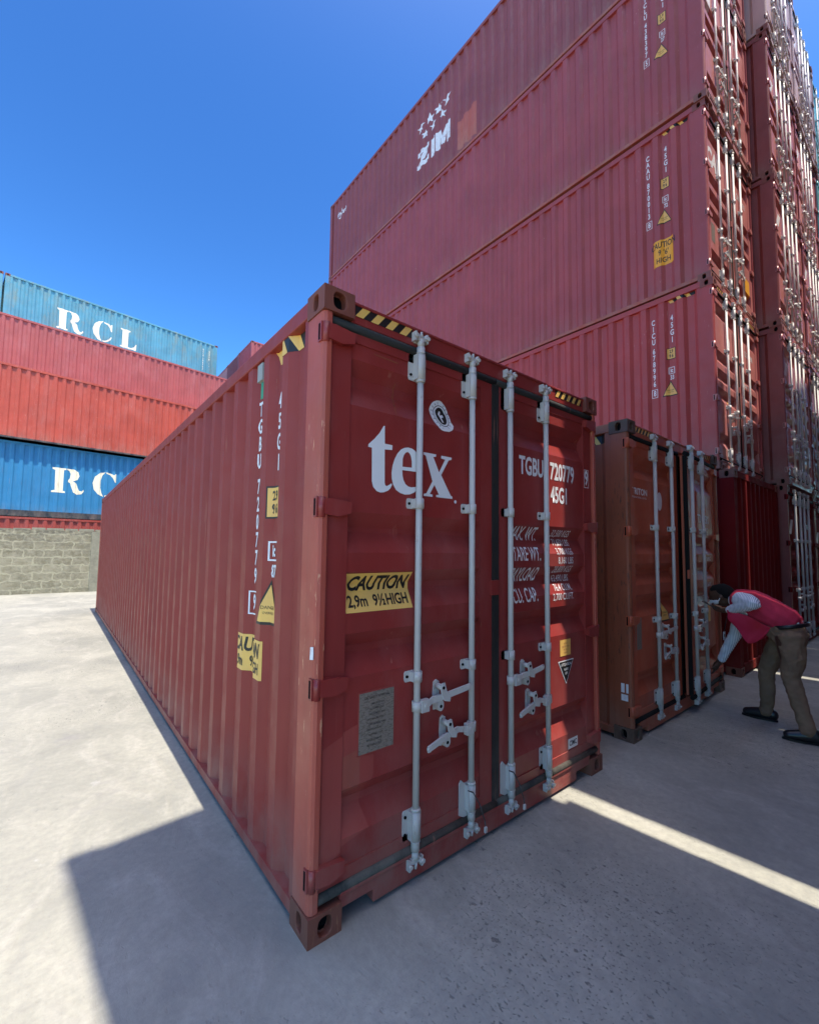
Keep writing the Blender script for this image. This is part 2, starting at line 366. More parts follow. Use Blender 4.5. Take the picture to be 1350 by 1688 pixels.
def build_spec(L, H, detail=2):
    """list of (name, mesh, material keys, [sub-parts]) in the container's own axes: doors at y=0"""
    S = []; k = H/2.896
    for x, sx in ((0, 1), (W, -1)):
        for y, sy in ((0, 1), (L, -1)):
            for z, sz in ((0, 1), (H, -1)): S.append(('corner_casting', casting(x, y, z, sx, sy, sz), ['cast', 'dark'], []))
    pp = [(.004, .172), (.004, .032), (.009, .016), (.022, .007), (.050, .007), (.050, .052), (.035, .06), (.035, .172)]
    a = MB().prism(pp, 2, .118, H-.118).mesh('corner_post'); S += [('corner_post', a, ['post'], []), ('corner_post', mirror(a), ['post'], [])]
    b = MB().prism([(.004, L-.15), (.09, L-.006), (.004, L-.006)][0:0] or [(.004, L-.172), (.06, L-.172), (.12, L-.03), (.12, L-.006), (.004, L-.006)], 2, .118, H-.118).mesh('corner_post')
    S += [('corner_post', b, ['post'], []), ('corner_post', mirror(b), ['post'], [])]
    ys = [.165]+sbreaks(.16, L-.16)+[L-.165]
    m = MB().sheet([[(.012+sdepth(y, L), y, z) for z in (.085, H-.085)] for y in ys]); sw = m.mesh('side_wall')
    S += [('side_wall', sw, ['side'], []), ('side_wall', mirror(sw), ['side'], [])]
    tr = MB().box(.004, .064, .178, L-.178, H-.095, H-.010).mesh('top_side_rail')
    S += [('top_side_rail', tr, ['toprail'], []), ('top_side_rail', mirror(tr), ['toprail'], [])]
    br = MB().box(.003, .055, .178, L-.178, .035, .092)
    br.box(.055, .12, .178, L-.178, .035, .043); br = br.mesh('bottom_side_rail')
    S += [('bottom_side_rail', br, ['botrail'], []), ('bottom_side_rail', mirror(br), ['botrail'], [])]
    n = int((L-.2)/.209); m = MB(); rows = []
    for i in range(n+1):
        y = .1+i*.209
        for o, dz in ((0, 0), (.09, 0), (.10, -.02), (.19, -.02), (.209, 0))[:4]:
            if y+o < L-.1: rows.append([(x, y+o, H-.018+dz) for x in (.06, W-.06)])
    S.append(('roof', m.sheet(rows).mesh('roof'), ['side'], []))
    S.append(('floor', MB().box(.06, W-.06, .08, L-.05, .15, .18).mesh('floor'), ['dark'], []))
    hd = MB().box(.162, W-.162, .028, .11, H-.122, H-.016); hd.box(.162, W-.162, .020, .028, H-.032, H-.016)
    hd.box(.05, W-.05, .05, .12, H-.15, H-.118)
    S.append(('door_header', hd.mesh('door_header'), ['door'], []))
    sl_ = MB(); sl_.prism([(.162, .150), (.162, .078), (.34, .078), (.34, .022), (W-.34, .022), (W-.34, .078), (W-.162, .078), (W-.162, .150)], 1, .018, .10)
    sl_.box(.162, W-.162, .010, .018, .132, .150)
    S.append(('door_sill', sl_.mesh('door_sill'), ['door'], []))
    pe = [(.115, 0)]; x = .115
    while x+.25 < W-.115: pe += [(x+.06, 0), (x+.10, .030), (x+.20, .030), (x+.24, 0)]; x += .24
    pe.append((W-.115, 0))
    S.append(('end_wall', MB().sheet([[(x, L-.014-dd, z) for z in (.12, H-.08)] for x, dd in pe]).mesh('end_wall'), ['side'], []))
    S.append(('end_rail', MB().box(.162, W-.162, L-.07, L-.008, H-.10, H-.012).mesh('end_rail'), ['door'], []))
    S.append(('end_rail', MB().box(.162, W-.162, L-.07, L-.006, .03, .15).mesh('end_rail'), ['door'], []))
    bars = (.58, .985)
    zs = (2.655*k, 1.915*k, 1.02*k, .285*k)
    sub = [('door_gasket', gasket(H), ['gasket'], [])]
    if detail:
        for xb in bars:
            sub.append(('locking_bar', locking_bar(xb, H), ['bar'], []))
            for i, z in enumerate(zs): sub.append(('bar_bracket', bracket(xb, z, .145 if i in (0, 3) else .055, i in (0, 3)), ['bar', 'dark'], []))
            for z in (H-.075, .105): sub.append(('cam_keeper', keeper(xb, z), ['bar'], []))
        for z in (2.675*k, 1.86*k, 1.055*k, .26*k): sub.append(('hinge', hinge(z), ['door', 'dark'], []))
        h1 = [('handle', handle(.58, .875*k, 1, .73, .935), ['bar'], []), ('handle_catch', catch(.735, .89*k), ['bar', 'dark'], []),
              ('handle', handle(.985, .68*k, -1, .80, .63), ['bar'], []), ('handle_catch', catch(.785, .69*k), ['bar', 'dark'], [])]
    else:
        m = MB()
        for xb in bars: m.tube((xb, .004, .1), (xb, .004, H-.1), .0175, n=8)
        sub.append(('locking_bar', m.mesh('locking_bar'), ['bar'], [])); h1 = []
    dp = door_panel(H).mesh('door')
    S.append(('door', dp, ['door'], sub+h1, 'L'))
    def mm(t): return (t[0], mirror(t[1]), t[2], [])
    # on the right-hand door the handles are not mirror images
    if detail:
        h2 = [('handle', handle(W-.985-.115, .87*k, 1, 1.49, 1.635), ['bar'], []), ('handle_catch', catch(1.485, .885*k), ['bar', 'dark'], []),
              ('handle', handle(W-.58-.115, .68*k, -1, 1.53, 1.39), ['bar'], []), ('handle_catch', catch(1.545, .69*k), ['bar', 'dark'], [])]
        sub2 = [mm(t) for t in sub if t[0] in ('door_gasket', 'hinge')]
        for xb in (1.34, 1.735):
            sub2.append(('locking_bar', locking_bar(xb, H), ['bar'], []))
            for i, z in enumerate(zs): sub2.append(('bar_bracket', bracket(xb, z, .145 if i in (0, 3) else .055, i in (0, 3)), ['bar', 'dark'], []))
            for z in (H-.075, .105): sub2.append(('cam_keeper', keeper(xb, z), ['bar'], []))
        h2 = [('handle', handle(1.34, .87*k, 1, 1.49, 1.635), ['bar'], []), ('handle_catch', catch(1.49, .885*k), ['bar', 'dark'], []),
              ('handle', handle(1.735, .68*k, -1, 1.56, 1.39), ['bar'], []), ('handle_catch', catch(1.545, .69*k), ['bar', 'dark'], [])]
        ov = MB().box(1.172, 1.235, .012, .0295, 1.40, 1.49).mesh('overlap_plate')
        sub2.append(('overlap_plate', ov, ['door'], []))
    else: sub2 = [mm(t) for t in sub]; h2 = []
    S.append(('door', mirror(dp), ['door'], sub2+h2, 'R'))
    return S
SPEC = {}
def spec(L, H, detail=2):
    if (L, H, detail) not in SPEC: SPEC[(L, H, detail)] = build_spec(L, H, detail)
    return SPEC[(L, H, detail)]

def container(L, H, loc, rz, pal, label, group=None, detail=2, bevel=False):
    root = empty('shipping_container', loc, rz); tag(root, label, 'container', group)
    root['_d'] = 0
    del root['_d']
    doors = {}
    P = dict(cast=m_cast, dark=m_black, post=pal['side'], side=pal['side'], toprail=pal['side'], botrail=pal['side'], door=pal['side'], gasket=m_rub, bar=m_barw); P.update(pal)
    for e in spec(L, H, detail):
        name, me, keys, subs = e[:4]
        bv = .006 if bevel and name in ('corner_casting', 'corner_post', 'door_header', 'door_sill', 'top_side_rail') else 0
        if name == 'corner_casting' and bevel: bv = .004
        o = put(name, me, [P[k] for k in keys], root, bv)
        if name == 'side_wall' and 'wall' not in doors: doors['wall'] = o
        if len(e) > 4: doors[e[4]] = o
        for n2, m2, k2, _ in subs:
            if n2 == 'cam_keeper': put(n2, m2, [P[k] for k in k2], o)
            else: put(n2, m2, [P[k] for k in k2], o)
    return root, doors

# ------------------------------------------------------------------ lettering and stickers
def curve_mesh(cu):
    o = bpy.data.objects.new('tmp', cu); COL.objects.link(o)
    dg = bpy.context.evaluated_depsgraph_get(); me = bpy.data.meshes.new_from_object(o.evaluated_get(dg))
    bpy.data.objects.remove(o); bpy.data.curves.remove(cu); return me
def text_mesh(s, h, sx=.75, bold=.02, shear=0, align='CENTER'):
    cu = bpy.data.curves.new('t', 'FONT'); cu.body = s; cu.size = 1; cu.offset = bold; cu.shear = shear; cu.align_x = align; cu.align_y = 'BOTTOM_BASELINE' if False else 'CENTER'
    cu.resolution_u = 3; me = curve_mesh(cu); k = h/.73
    for v in me.vertices: v.co = Vector((v.co.x*k*sx, v.co.y*k, 0))
    return me
def poly_mesh(loops):
    cu = bpy.data.curves.new('p', 'CURVE'); cu.dimensions = '2D'; cu.fill_mode = 'BOTH'
    for lp in loops:
        sp = cu.splines.new('POLY'); sp.points.add(len(lp)-1); sp.use_cyclic_u = True
        for i, (a, b) in enumerate(lp): sp.points[i].co = (a, b, 0, 1)
    return curve_mesh(cu)
def rect(w_, h): return [[(-w_/2, -h/2), (w_/2, -h/2), (w_/2, h/2), (-w_/2, h/2)]]
def merge(items):
    # items: (mesh, du, dv)
    bm = bmesh.new()
    for me, du, dv in items:
        n0 = len(bm.verts); bm.from_mesh(me); bm.verts.ensure_lookup_table()
        for v in bm.verts[n0:]: v.co.x += du; v.co.y += dv
    out = bpy.data.meshes.new('lettering'); bm.to_mesh(out); bm.free(); return out
def lay(me, name, mat, parent, surf, u0, v0, off=.002, L=12.192, H=2.896):
    """drape a flat (u,v) mesh over a corrugated wall ('side','end') or a door"""
    bm = bmesh.new(); bm.from_mesh(me)
    for v in bm.verts: v.co = Vector((v.co.x+u0, v.co.y+v0, 0)) if surf != 'side' else Vector((u0-v.co.x, v.co.y+v0, 0))
    if surf == 'side':
        xs = [v.co.x for v in bm.verts]; cuts = [((y, 0, 0), (1, 0, 0)) for y in sbreaks(min(xs), max(xs))]
    else:
        zs = [v.co.y for v in bm.verts]; cuts = [((0, z, 0), (0, 1, 0)) for z, _ in dpts(H) if min(zs) < z < max(zs)]
    if surf == 'door': cuts += [((x_, 0, 0), (1, 0, 0)) for x_ in (.165, 1.085, W-1.085, W-.165) if min(v.co.x for v in bm.verts) < x_ < max(v.co.x for v in bm.verts)]
    for co, no in cuts:
        bmesh.ops.bisect_plane(bm, geom=bm.verts[:]+bm.edges[:]+bm.faces[:], plane_co=co, plane_no=no, dist=1e-5)
    for v in bm.verts:
        a, b = v.co.x, v.co.y
        if surf == 'side': v.co = Vector((.012+sdepth(a, L)-off, a, b))
        elif surf == 'flat': v.co = Vector((a, .030-off, b))
        elif surf == 'head': v.co = Vector((a, .028-off, b))
        else:
            inside = .165 < a < 1.085 or W-1.085 < a < W-.165
            v.co = Vector((a, (DFACE+ddepth(b, H) if inside else .030)-off, b))
    out = bpy.data.meshes.new(name); bm.to_mesh(out); bm.free()
    return put(name, out, mat, parent)
def stack(s, pitch, h, sx=.62, bold=.03, box_last=True):
    items = []; y = 0
    for i, ch in enumerate(s):
        if ch == ' ': y -= pitch*.45; continue
        items.append((text_mesh(ch, h, sx, bold), 0, y-h/2))
        if box_last and i == len(s)-1:
            a, b = h*.50, h*.78
            items.append((poly_mesh([[(-a, -b), (a, -b), (a, b), (-a, b)], [(-a+.008, -b+.008), (a-.008, -b+.008), (a-.008, b-.008), (-a+.008, b-.008)]]), 0, y-h/2))
        y -= pitch
    return merge(items)
def stripes(w_, h, n, parent, surf, u0, v0, slant=.6, **k):
    lay(poly_mesh(rect(w_, h)), 'hazard_tape', m_ink, parent, surf, u0, v0, .0015, **k)
    it = []; p = w_/n
    for i in range(n):
        a = -w_/2+i*p; s = h*slant
        q = [(a, -h/2), (a+p*.5, -h/2), (min(a+p*.5+s, w_/2), h/2), (min(a+s, w_/2), h/2)]
        it.append((poly_mesh([q]), 0, 0))
    lay(merge(it), 'hazard_stripe', m_yel, parent, surf, u0, v0, .003, **k)
def tri_sign(parent, surf, u0, v0, w_, h, **k):
    lay(poly_mesh([[(-w_/2, -h/2), (w_/2, -h/2), (0, h/2)]]), 'warning_sign', m_ink, parent, surf, u0, v0, .002, **k)
    a = .84
    lay(poly_mesh([[(-w_/2*a, -h/2*a-.004), (w_/2*a, -h/2*a-.004), (0, h/2*a-.006)]]), 'warning_sign', m_yel, parent, surf, u0, v0, .0035, **k)
    t = merge([(text_mesh('DANGER', .02, .9, .0), 0, 0), (text_mesh('OVERHEAD', .014, .8, 0), 0, -.03)])
    lay(t, 'lettering', m_ink, parent, surf, u0, v0-h*.12, .0045, **k)
def caution(parent, surf, u0, v0, w_, h, l2='2,9m  9½HIGH', mat=None, **k):
    lay(poly_mesh(rect(w_, h)), 'caution_sticker', mat or m_yel, parent, surf, u0, v0, .002, **k)
    a = text_mesh('CAUTION', h*.38, 1.0, .035, .22); b = text_mesh(l2, h*.29, .86, .025)
    for me in (a, b):
        xs = [v.co.x for v in me.vertices]; kk = w_*.90/(max(xs)-min(xs))
        for v in me.vertices: v.co.x *= kk
    lay(merge([(a, 0, h*.21), (b, 0, -h*.24)]), 'caution_lettering', m_ink, parent, surf, u0, v0, .0035, **k)
def side_marks(wall, code, num, size='45G1', ycode=.905, ysize=.605, dz=0, caut=None, L=12.192, mat=None, hs_=.085):
    w_ = mat or m_white; k = dict(L=L)
    lay(stack(code, .1085, .090), 'container_number', w_, wall, 'side', ycode, 2.57+dz, .002, **k)
    lay(stack(size, .118, .092, box_last=False), 'size_code', w_, wall, 'side', ysize, 2.55+dz, .002, **k)
    lay(poly_mesh(rect(.125, .185)), 'height_sticker', m_ink, wall, 'side', ysize+.02, 1.93+dz, .002, **k)
    lay(poly_mesh(rect(.108, .165)), 'height_sticker', m_yel, wall, 'side', ysize+.02, 1.93+dz, .0035, **k)
    lay(merge([(text_mesh('2.9', .055, .6, .03), 0, .035), (text_mesh('9 6', .055, .6, .03), 0, -.04)]), 'height_lettering', m_ink, wall, 'side', ysize+.02, 1.93+dz, .005, **k)
    lay(poly_mesh([[(-.044, -.055), (.044, -.055), (.044, .055), (-.044, .055)], [(-.035, -.046), (.035, -.046), (.035, .046), (-.035, .046)]]), 'code_mark', w_, wall, 'side', ysize+.02, 1.655+dz, .002, **k)
    lay(text_mesh('ic', .066, .65, .04), 'code_mark', w_, wall, 'side', ysize+.02, 1.655+dz, .003, **k)
    lay(text_mesh(num, .07, .6, .03), 'code_mark', w_, wall, 'side', ysize+.015, 1.54+dz, .003, **k)
    tri_sign(wall, 'side', ysize+.04, 1.37+dz, .22, .25, **k)
    stripes(.36, hs_, 3, wall, 'side', .43, 2.80-hs_/2+dz, -.6, **k)

# ------------------------------------------------------------------ ground
def big_plane(name, size, mat, z=0):
    m = MB(); n = 2; m.add([(-size, -size, z), (size, -size, z), (size, size, z), (-size, size, z)], [(0, 1, 2, 3)])
    return put(name, m.mesh(name), mat)
q = N('concrete_yard', .85, .3)
n1 = q.noise(.7, 8, .62); n2 = q.noise(3.2, 8, .65, q.map((1, .45, 1)), 1.2); n3 = q.noise(22, 5, .7)
c = q.mix(q.ramp(n1, .38, .62), (.24, .235, .200), (.345, .331, .276))
c = q.mix(q.mul(q.ramp(n2, .50, .68), .45), c, (.43, .405, .35))
c = q.mix(q.mul(q.ramp(n2, .46, .28), .5), c, (.225, .22, .205))
c = q.mix(q.mul(q.ramp(n3, .35, .7), .40), c, (.16, .155, .15))
# small pits and dark specks, gathered in patches
pv_ = q.n('ShaderNodeTexNoise'); pv_.inputs['Scale'].default_value = 30; pv_.inputs['Detail'].default_value = 3; q.l(q.map((1, .55, 1)), pv_.inputs['Vector'])
fine = q.n('ShaderNodeTexNoise'); fine.inputs['Scale'].default_value = 95; fine.inputs['Detail'].default_value = 4; q.l(q.map((1, .7, 1)), fine.inputs['Vector'])
area = q.ramp(q.noise(.55, 3, .5, q.map((1, 1, 1), loc=(3.3, 5.1, 0))), .52, .40)
pm = q.mul(q.ramp(pv_.outputs['Fac'], .655, .69), q.ramp(area, 0, 1, .12, 1))
pm2 = q.mul(q.ramp(fine.outputs['Fac'], .61, .66), area)
mx_ = q.n('ShaderNodeMath', operation='MAXIMUM'); q.l(pm, mx_.inputs[0]); q.l(pm2, mx_.inputs[1]); pm = mx_.outputs[0]
c = q.mix(q.mul(pm, .62), c, (.06, .058, .06))
st_ = q.mul(q.ramp(q.noise(1.4, 5, .6, q.map((1, 1, 1), loc=(1, 8, 0))), .60, .68), q.ramp(q.noise(7, 4, .6), .4, .6))
c = q.mix(q.mul(st_, .45), c, (.20, .19, .19))
wp = q.mul(q.ramp(q.noise(2.1, 6, .7, q.map((1, .8, 1), loc=(9, 2, 0))), .64, .70), q.ramp(q.noise(9, 4, .7), .45, .6))
c = q.mix(q.mul(wp, .55), c, (.44, .43, .42))
# yellowish dust further left
sx = q.n('ShaderNodeSeparateXYZ'); q.l(q.obj, sx.inputs[0])
lf = q.ramp(sx.outputs[0], -2.2, -4.2)
c = q.mix(q.mul(q.mul(lf, q.ramp(n2, .4, .6)), .6), c, (.56, .44, .26))
ad = q.n('ShaderNodeMath', operation='SUBTRACT'); q.l(q.mul(n2, .6), ad.inputs[0]); q.l(q.mul(pm, .5), ad.inputs[1])
ad2 = q.n('ShaderNodeMath', operation='ADD'); q.l(ad.outputs[0], ad2.inputs[0]); q.l(q.mul(n3, .25), ad2.inputs[1])
m_ground = q.out(c, ad2.outputs[0], .55, .02)
g = big_plane('ground', 300, m_ground); tag(g, kind='structure')

# ------------------------------------------------------------------ container 1 (subject)
H0, L0 = 2.896, 12.192
c1, D1 = container(L0, H0, (0, 0, 0), 0, dict(side=m_hero_side, door=m_hero, post=m_post, toprail=m_hero_side, botrail=m_hero_side, gasket=m_rubg, bar=m_bar),
                   'maroon container with white tex lettering on its door, standing nearest the camera', None, 2, True)
dl, dr, wl = D1['L'], D1['R'], D1['wall']
T_t = [(.365,2.3),(.372,2.301),(.374,2.21),(.422,2.209),(.421,2.184),(.374,2.18),(.377,2.010),(.381,1.997),(.390,1.993),(.407,2.002),(.419,2.011),(.423,2.004),(.413,1.984),(.399,1.971),(.372,1.960),(.350,1.957),(.328,1.963),(.308,1.981),(.299,2.009),(.296,2.177),(.274,2.178),(.275,2.191),(.309,2.223),(.34,2.259)]
T_e = [(.621,2.091),(.618,2.120),(.610,2.150),(.594,2.184),(.575,2.202),(.553,2.212),(.525,2.214),(.500,2.208),(.478,2.196),(.455,2.171),(.438,2.141),(.425,2.105),(.419,2.066),(.421,2.035),(.430,2.006),(.448,1.980),(.475,1.966),(.507,1.960),(.54,1.964),(.570,1.977),(.595,1.997),(.618,2.022),(.61,2.031),(.594,2.016),(.575,2.007),(.551,2.003),(.530,2.005),(.510,2.016),(.497,2.036),(.490,2.060),(.488,2.088)]
T_ei = [(.489,2.106),(.490,2.148),(.497,2.168),(.507,2.182),(.522,2.190),(.535,2.184),(.545,2.168),(.551,2.143),(.552,2.109)]
T_x = [(.633,2.206),(.725,2.206),(.724,2.193),(.704,2.189),(.748,2.108),(.794,2.186),(.762,2.189),(.764,2.205),(.846,2.205),(.843,2.191),(.822,2.186),(.764,2.094),(.839,1.984),(.853,1.979),(.853,1.966),(.728,1.966),(.727,1.978),(.748,1.981),(.714,2.033),(.681,1.980),(.701,1.977),(.701,1.965),(.637,1.965),(.637,1.976),(.656,1.981),(.699,2.052),(.649,2.188),(.633,2.193)]
lay(poly_mesh([T_t]), 'letter', m_white, dl, 'door', 0, 0); lay(poly_mesh([T_e, T_ei]), 'letter', m_white, dl, 'door', 0, 0); lay(poly_mesh([T_x]), 'letter', m_white, dl, 'door', 0, 0)
lay(poly_mesh([oval(.877, 1.951, .010, .010)]), 'letter', m_white, dl, 'door', 0, 0)
# round inspection sticker
out = oval(0, 0, .078, .095, 24); out = [(a+(.02 if b < -.03 and a > 0 else 0), b) for a, b in out]
lay(poly_mesh([out]), 'round_sticker', m_white, dl, 'door', .785, 2.445)
lay(poly_mesh([oval(0, 0, .056, .068, 24), oval(0, 0, .052, .064, 24)]), 'sticker_ring', m_ink, dl, 'door', .79, 2.445, .0035)
lay(poly_mesh([oval(0, 0, .040, .055, 20), [(-.022, .01), (-.004, .034), (.006, .03), (-.008, .004), (.014, .012), (.02, -.002), (-.002, -.012), (.006, -.04), (-.006, -.042), (-.014, -.01)]]), 'sticker_emblem', m_ink, dl, 'door', .79, 2.445, .0035)
it = []
for i, ch in enumerate('BUREAU VERITAS 1828'):
    t = R(200-i*20); me = text_mesh(ch, .014, .8, 0)
    for v in me.vertices:
        x, y = v.co.x, v.co.y; a = t-math.pi/2; v.co.x = x*math.cos(a)-y*math.sin(a); v.co.y = x*math.sin(a)+y*math.cos(a)
    it.append((me, .064*math.cos(t), .079*math.sin(t)))
lay(merge(it), 'sticker_lettering', m_ink, dl, 'door', .788, 2.445, .0035)
caution(dl, 'door', .372, 1.462, .40, .185)
# data plate
lay(poly_mesh(rect(.215, .295)), 'plate_backing', m_patch, dl, 'door', .352, .845, .002)
pl = MB().box(.252, .452, .030, .0335, .705, .985); put('data_plate', pl.mesh('data_plate'), m_plate, dl)
it = [(text_mesh('CSC SAFETY APPROVAL', .013, .8, 0), 0, .115)]
for i in range(9): it.append((text_mesh(random.choice(['DATE MANUFACTURED', 'IDENTIFICATION NO.', 'MAX GROSS MASS', 'ALLOWABLE STACK', 'RACKING TEST', 'TIMBER COMPONENT']), .009, .75, 0), random.uniform(-.015, .005), .085-i*.024))
lay(merge(it), 'plate_lettering', m_ink, dl, 'door', .352, .845, .0075)
# touched-up paint, lower left of the door
lay(poly_mesh([[(.168, .83), (.248, .85), (.248, .70), (.34, .69), (.34, .60), (.30, .52), (.29, .46), (.32, .36), (.168, .33)]]), 'paint_patch', m_patch, dl, 'door', 0, 0, .001)
lay(poly_mesh([[(.062, .78), (.164, .82), (.164, .31), (.062, .27)]]), 'paint_patch', m_patch, dl, 'door', 0, 0, .001)
lay(poly_mesh([[(.17, .72), (.262, .735), (.262, .56), (.17, .55)]]), 'paint_patch', m_patch2, dl, 'door', 0, 0, .002)
lay(merge([(poly_mesh([[(.455, 2.555), (.461, 2.555), (.452, 2.39), (.447, 2.36), (.446, 2.40), (.451, 2.5)]]), 0, 0), (poly_mesh([[(.30, 2.66), (.45, 2.655), (.45, 2.649), (.30, 2.655)]]), 0, 0)]), 'scratch', m_tripost, dl, 'door', 0, 0, .0012)
# right door data
lay(text_mesh('TGBU', .125, .62, .028), 'container_number', m_white, dr, 'door', 1.61, 2.245)
lay(text_mesh('720779', .125, .62, .028), 'container_number', m_white, dr, 'door', 1.985, 2.245)
lay(merge([(text_mesh('9', .115, .62, .028), 0, 0), (poly_mesh([[(-.035, -.072), (.035, -.072), (.035, .072), (-.035, .072)], [(-.03, -.067), (.03, -.067), (.03, .067), (-.03, .067)]]), 0, 0)]), 'container_number', m_white, dr, 'door', 2.312, 2.245)
lay(text_mesh('45G1', .118, .62, .028), 'size_code', m_white, dr, 'door', 1.945, 2.075)
for i, s in enumerate(('MAX. WT.', 'TARE WT.', 'PAYLOAD', 'CU. CAP.')):
    lay(text_mesh(s, .095, .52, .010, .12 if i % 2 == 0 else 0, 'LEFT'), 'weight_lettering', m_white, dr, 'door', 1.405, 1.785-i*.138)
for i, s in enumerate(('32,500 KGS', '71,650 LBS', '3,700 KGS', '8,160 LBS', '28,800 KGS', '63,490 LBS', '76.4 CU.M.', '2,700 CU.FT.')):
    lay(text_mesh(s, .050, .72, .004, 0, 'RIGHT'), 'weight_lettering', m_white, dr, 'door', 2.12, 1.80-i*.0655)
lay(poly_mesh(rect(.135, .115)), 'yellow_sticker', m_yel, dr, 'door', 2.0, .975)
for i, s in enumerate(('NOTICE', 'TREATED FLOOR', 'IM / 2016', 'CODE 30')): lay(text_mesh(s, .011, .8, 0), 'sticker_lettering', m_patch2, dr, 'door', 2.0, 1.005-i*.022, .0035)
lay(poly_mesh([[(-.1, .085), (.1, .085), (0, -.085)]]), 'triangle_sticker', m_white, dr, 'door', 2.005, .80)
lay(poly_mesh([[(-.088, .078), (.088, .078), (0, -.072)]]), 'triangle_sticker', m_ink, dr, 'door', 2.005, .80, .0035)
for s_, h_, z_ in (('ATTENTION', .022, .855), ('RAPID', .018, .82), ('GPS', .018, .792)): lay(text_mesh(s_, h_, .8, .005), 'sticker_lettering', m_white, dr, 'door', 2.005, z_, .005)
lay(poly_mesh(rect(.125, .07)), 'maker_sticker', m_white, dr, 'door', 2.085, .285)
lay(text_mesh('CIMC', .036, .8, .02), 'maker_lettering', m_ink, dr, 'door', 2.085, .285, .0035)
hdr = [o for o in c1.children if o.name.startswith('door_header')][0]
stripes(.36, .055, 4, hdr, 'head', .36, 2.840, .8); stripes(.36, .055, 5, hdr, 'head', 2.07, 2.840, .7)
# seal cables on the inner bars
for xb, par in ((.985, dl), (1.34, dr)):
    m = MB(); m.path([(xb-.05, -.02, .345), (xb-.02, -.03, .33), (xb+.03, -.034, .25), (xb+.07, -.036, .15), (xb+.09, -.03, .07)], .0035)
    put('seal_cable', m.mesh('seal_cable'), m_wire, par)
    m = MB(); m.box(xb+.066, xb+.082, -.044, -.034, .085, .115); put('seal', m.mesh('seal'), m_barw, par)
    m = MB(); m.prism([(xb-.075, .20), (xb-.02, .17), (xb+.03, .20), (xb+.03, .30), (xb-.06, .385), (xb-.075, .37)], 1, .0235, .0295); put('bar_cover', m.mesh('bar_cover'), m_bar, par)
side_marks(wl, 'TGBU 720779 9', '87')
caution(wl, 'side', .895, 1.045, .43, .215)
m = MB().box(.010, .030, .80, .88, 2.68, 2.785); put('vent', m.mesh('vent'), m_grey, wl)
lay(poly_mesh([[(-.06, -.06), (.05, -.07), (.06, .02), (.03, .0), (.0, .06), (-.06, .06)]]), 'vent_label', m_green, wl, 'side', .86, 2.655, .004)
lay(merge([(text_mesh('T', .10, .6, .02), 0, 0), (text_mesh('G', .08, .6, .02), 0, -.25), (text_mesh('B', .06, .6, .02), 0, -.48)]), 'far_end_mark', m_white, wl, 'side', 11.9, 1.95)
pst = [o for o in c1.children if o.name.startswith('corner_post')][0]
m = MB(); m.prism([(.020, 1.185), (.052, 1.18), (.05, 1.235), (.022, 1.24)], 0, .0015, .0035); put('torn_sticker', m.mesh('torn_sticker'), m_whitew, pst)

# ------------------------------------------------------------------ container 2 (rust orange, inspected)
c2, D2 = container(L0, H0, (3.08, .05, 0), 0, dict(side=m_tripost, door=m_tri, post=m_tripost, cast=m_tricast, gasket=m_rub, bar=m_bar),
                   'rust orange container with its right door slightly ajar, being inspected by the bending man', None, 2, True)
dl2, dr2 = D2['L'], D2['R']
ang = R(4.0); pv = Vector((W-.055, .03, 0))
dr2.matrix_local = Matrix.Translation(pv) @ Matrix.Rotation(ang, 4, 'Z') @ Matrix.Translation(-pv)
lay(text_mesh('TRITON', .062, 1.05, .03), 'owner_name', m_white, dl2, 'door', .30, 2.245); lay(text_mesh('INTERNATIONAL LIMITED', .018, 1.1, .0), 'owner_name', m_whitew, dl2, 'door', .285, 2.19)
lay(poly_mesh([oval(0, 0, .060, .095)]), 'round_sticker', m_white, dl2, 'door', .745, 2.19)
tri_sign(dl2, 'door', .80, 1.10, .24, .24)
lay(poly_mesh(rect(.15, .29)), 'data_plate', m_plate, dl2, 'door', .20, .92)
lay(text_mesh('TCNU 458 0', .10, .62, .014), 'container_number', m_whitew, dr2, 'door', 1.86, 2.06); lay(text_mesh('45G1', .09, .62, .014), 'size_code', m_whitew, dr2, 'door', 1.98, 1.92)
for i in range(4):
    lay(text_mesh(('MG.W.', 'TARE', 'NET', 'CU.CAP.')[i], .06, .6, .012, 0, 'LEFT'), 'weight_lettering', m_whitew, dr2, 'door', 1.42, 1.60-i*.15)
    lay(text_mesh(('30,480 KG', '3,820 KG', '26,660 KG', '76.4 CU.M')[i], .05, .55, .012, 0, 'RIGHT'), 'weight_lettering', m_whitew, dr2, 'door', 2.12, 1.60-i*.15)
lay(poly_mesh(rect(.10, .22)), 'yellow_sticker', m_yel, dr2, 'door', 2.0, .98)
h2 = [o for o in c2.children if o.name.startswith('door_header')][0]
stripes(.34, .05, 5, h2, 'head', .36, 2.840, .7); stripes(.30, .05, 5, h2, 'head', 2.1, 2.840, .7)
stripes(.30, .085, 3, D2['wall'], 'side', .38, 2.755, -.6)
p2 = [o for o in c2.children if o.name.startswith('corner_post')][0]
for a, b, z0, z1 in ((.04, .06, .42, .50), (.075, .105, .42, .50), (.045, .105, .35, .405)):
    put('torn_sticker', MB().box(.0005, .003, a, b, z0, z1).mesh('torn_sticker'), m_whitew, p2)

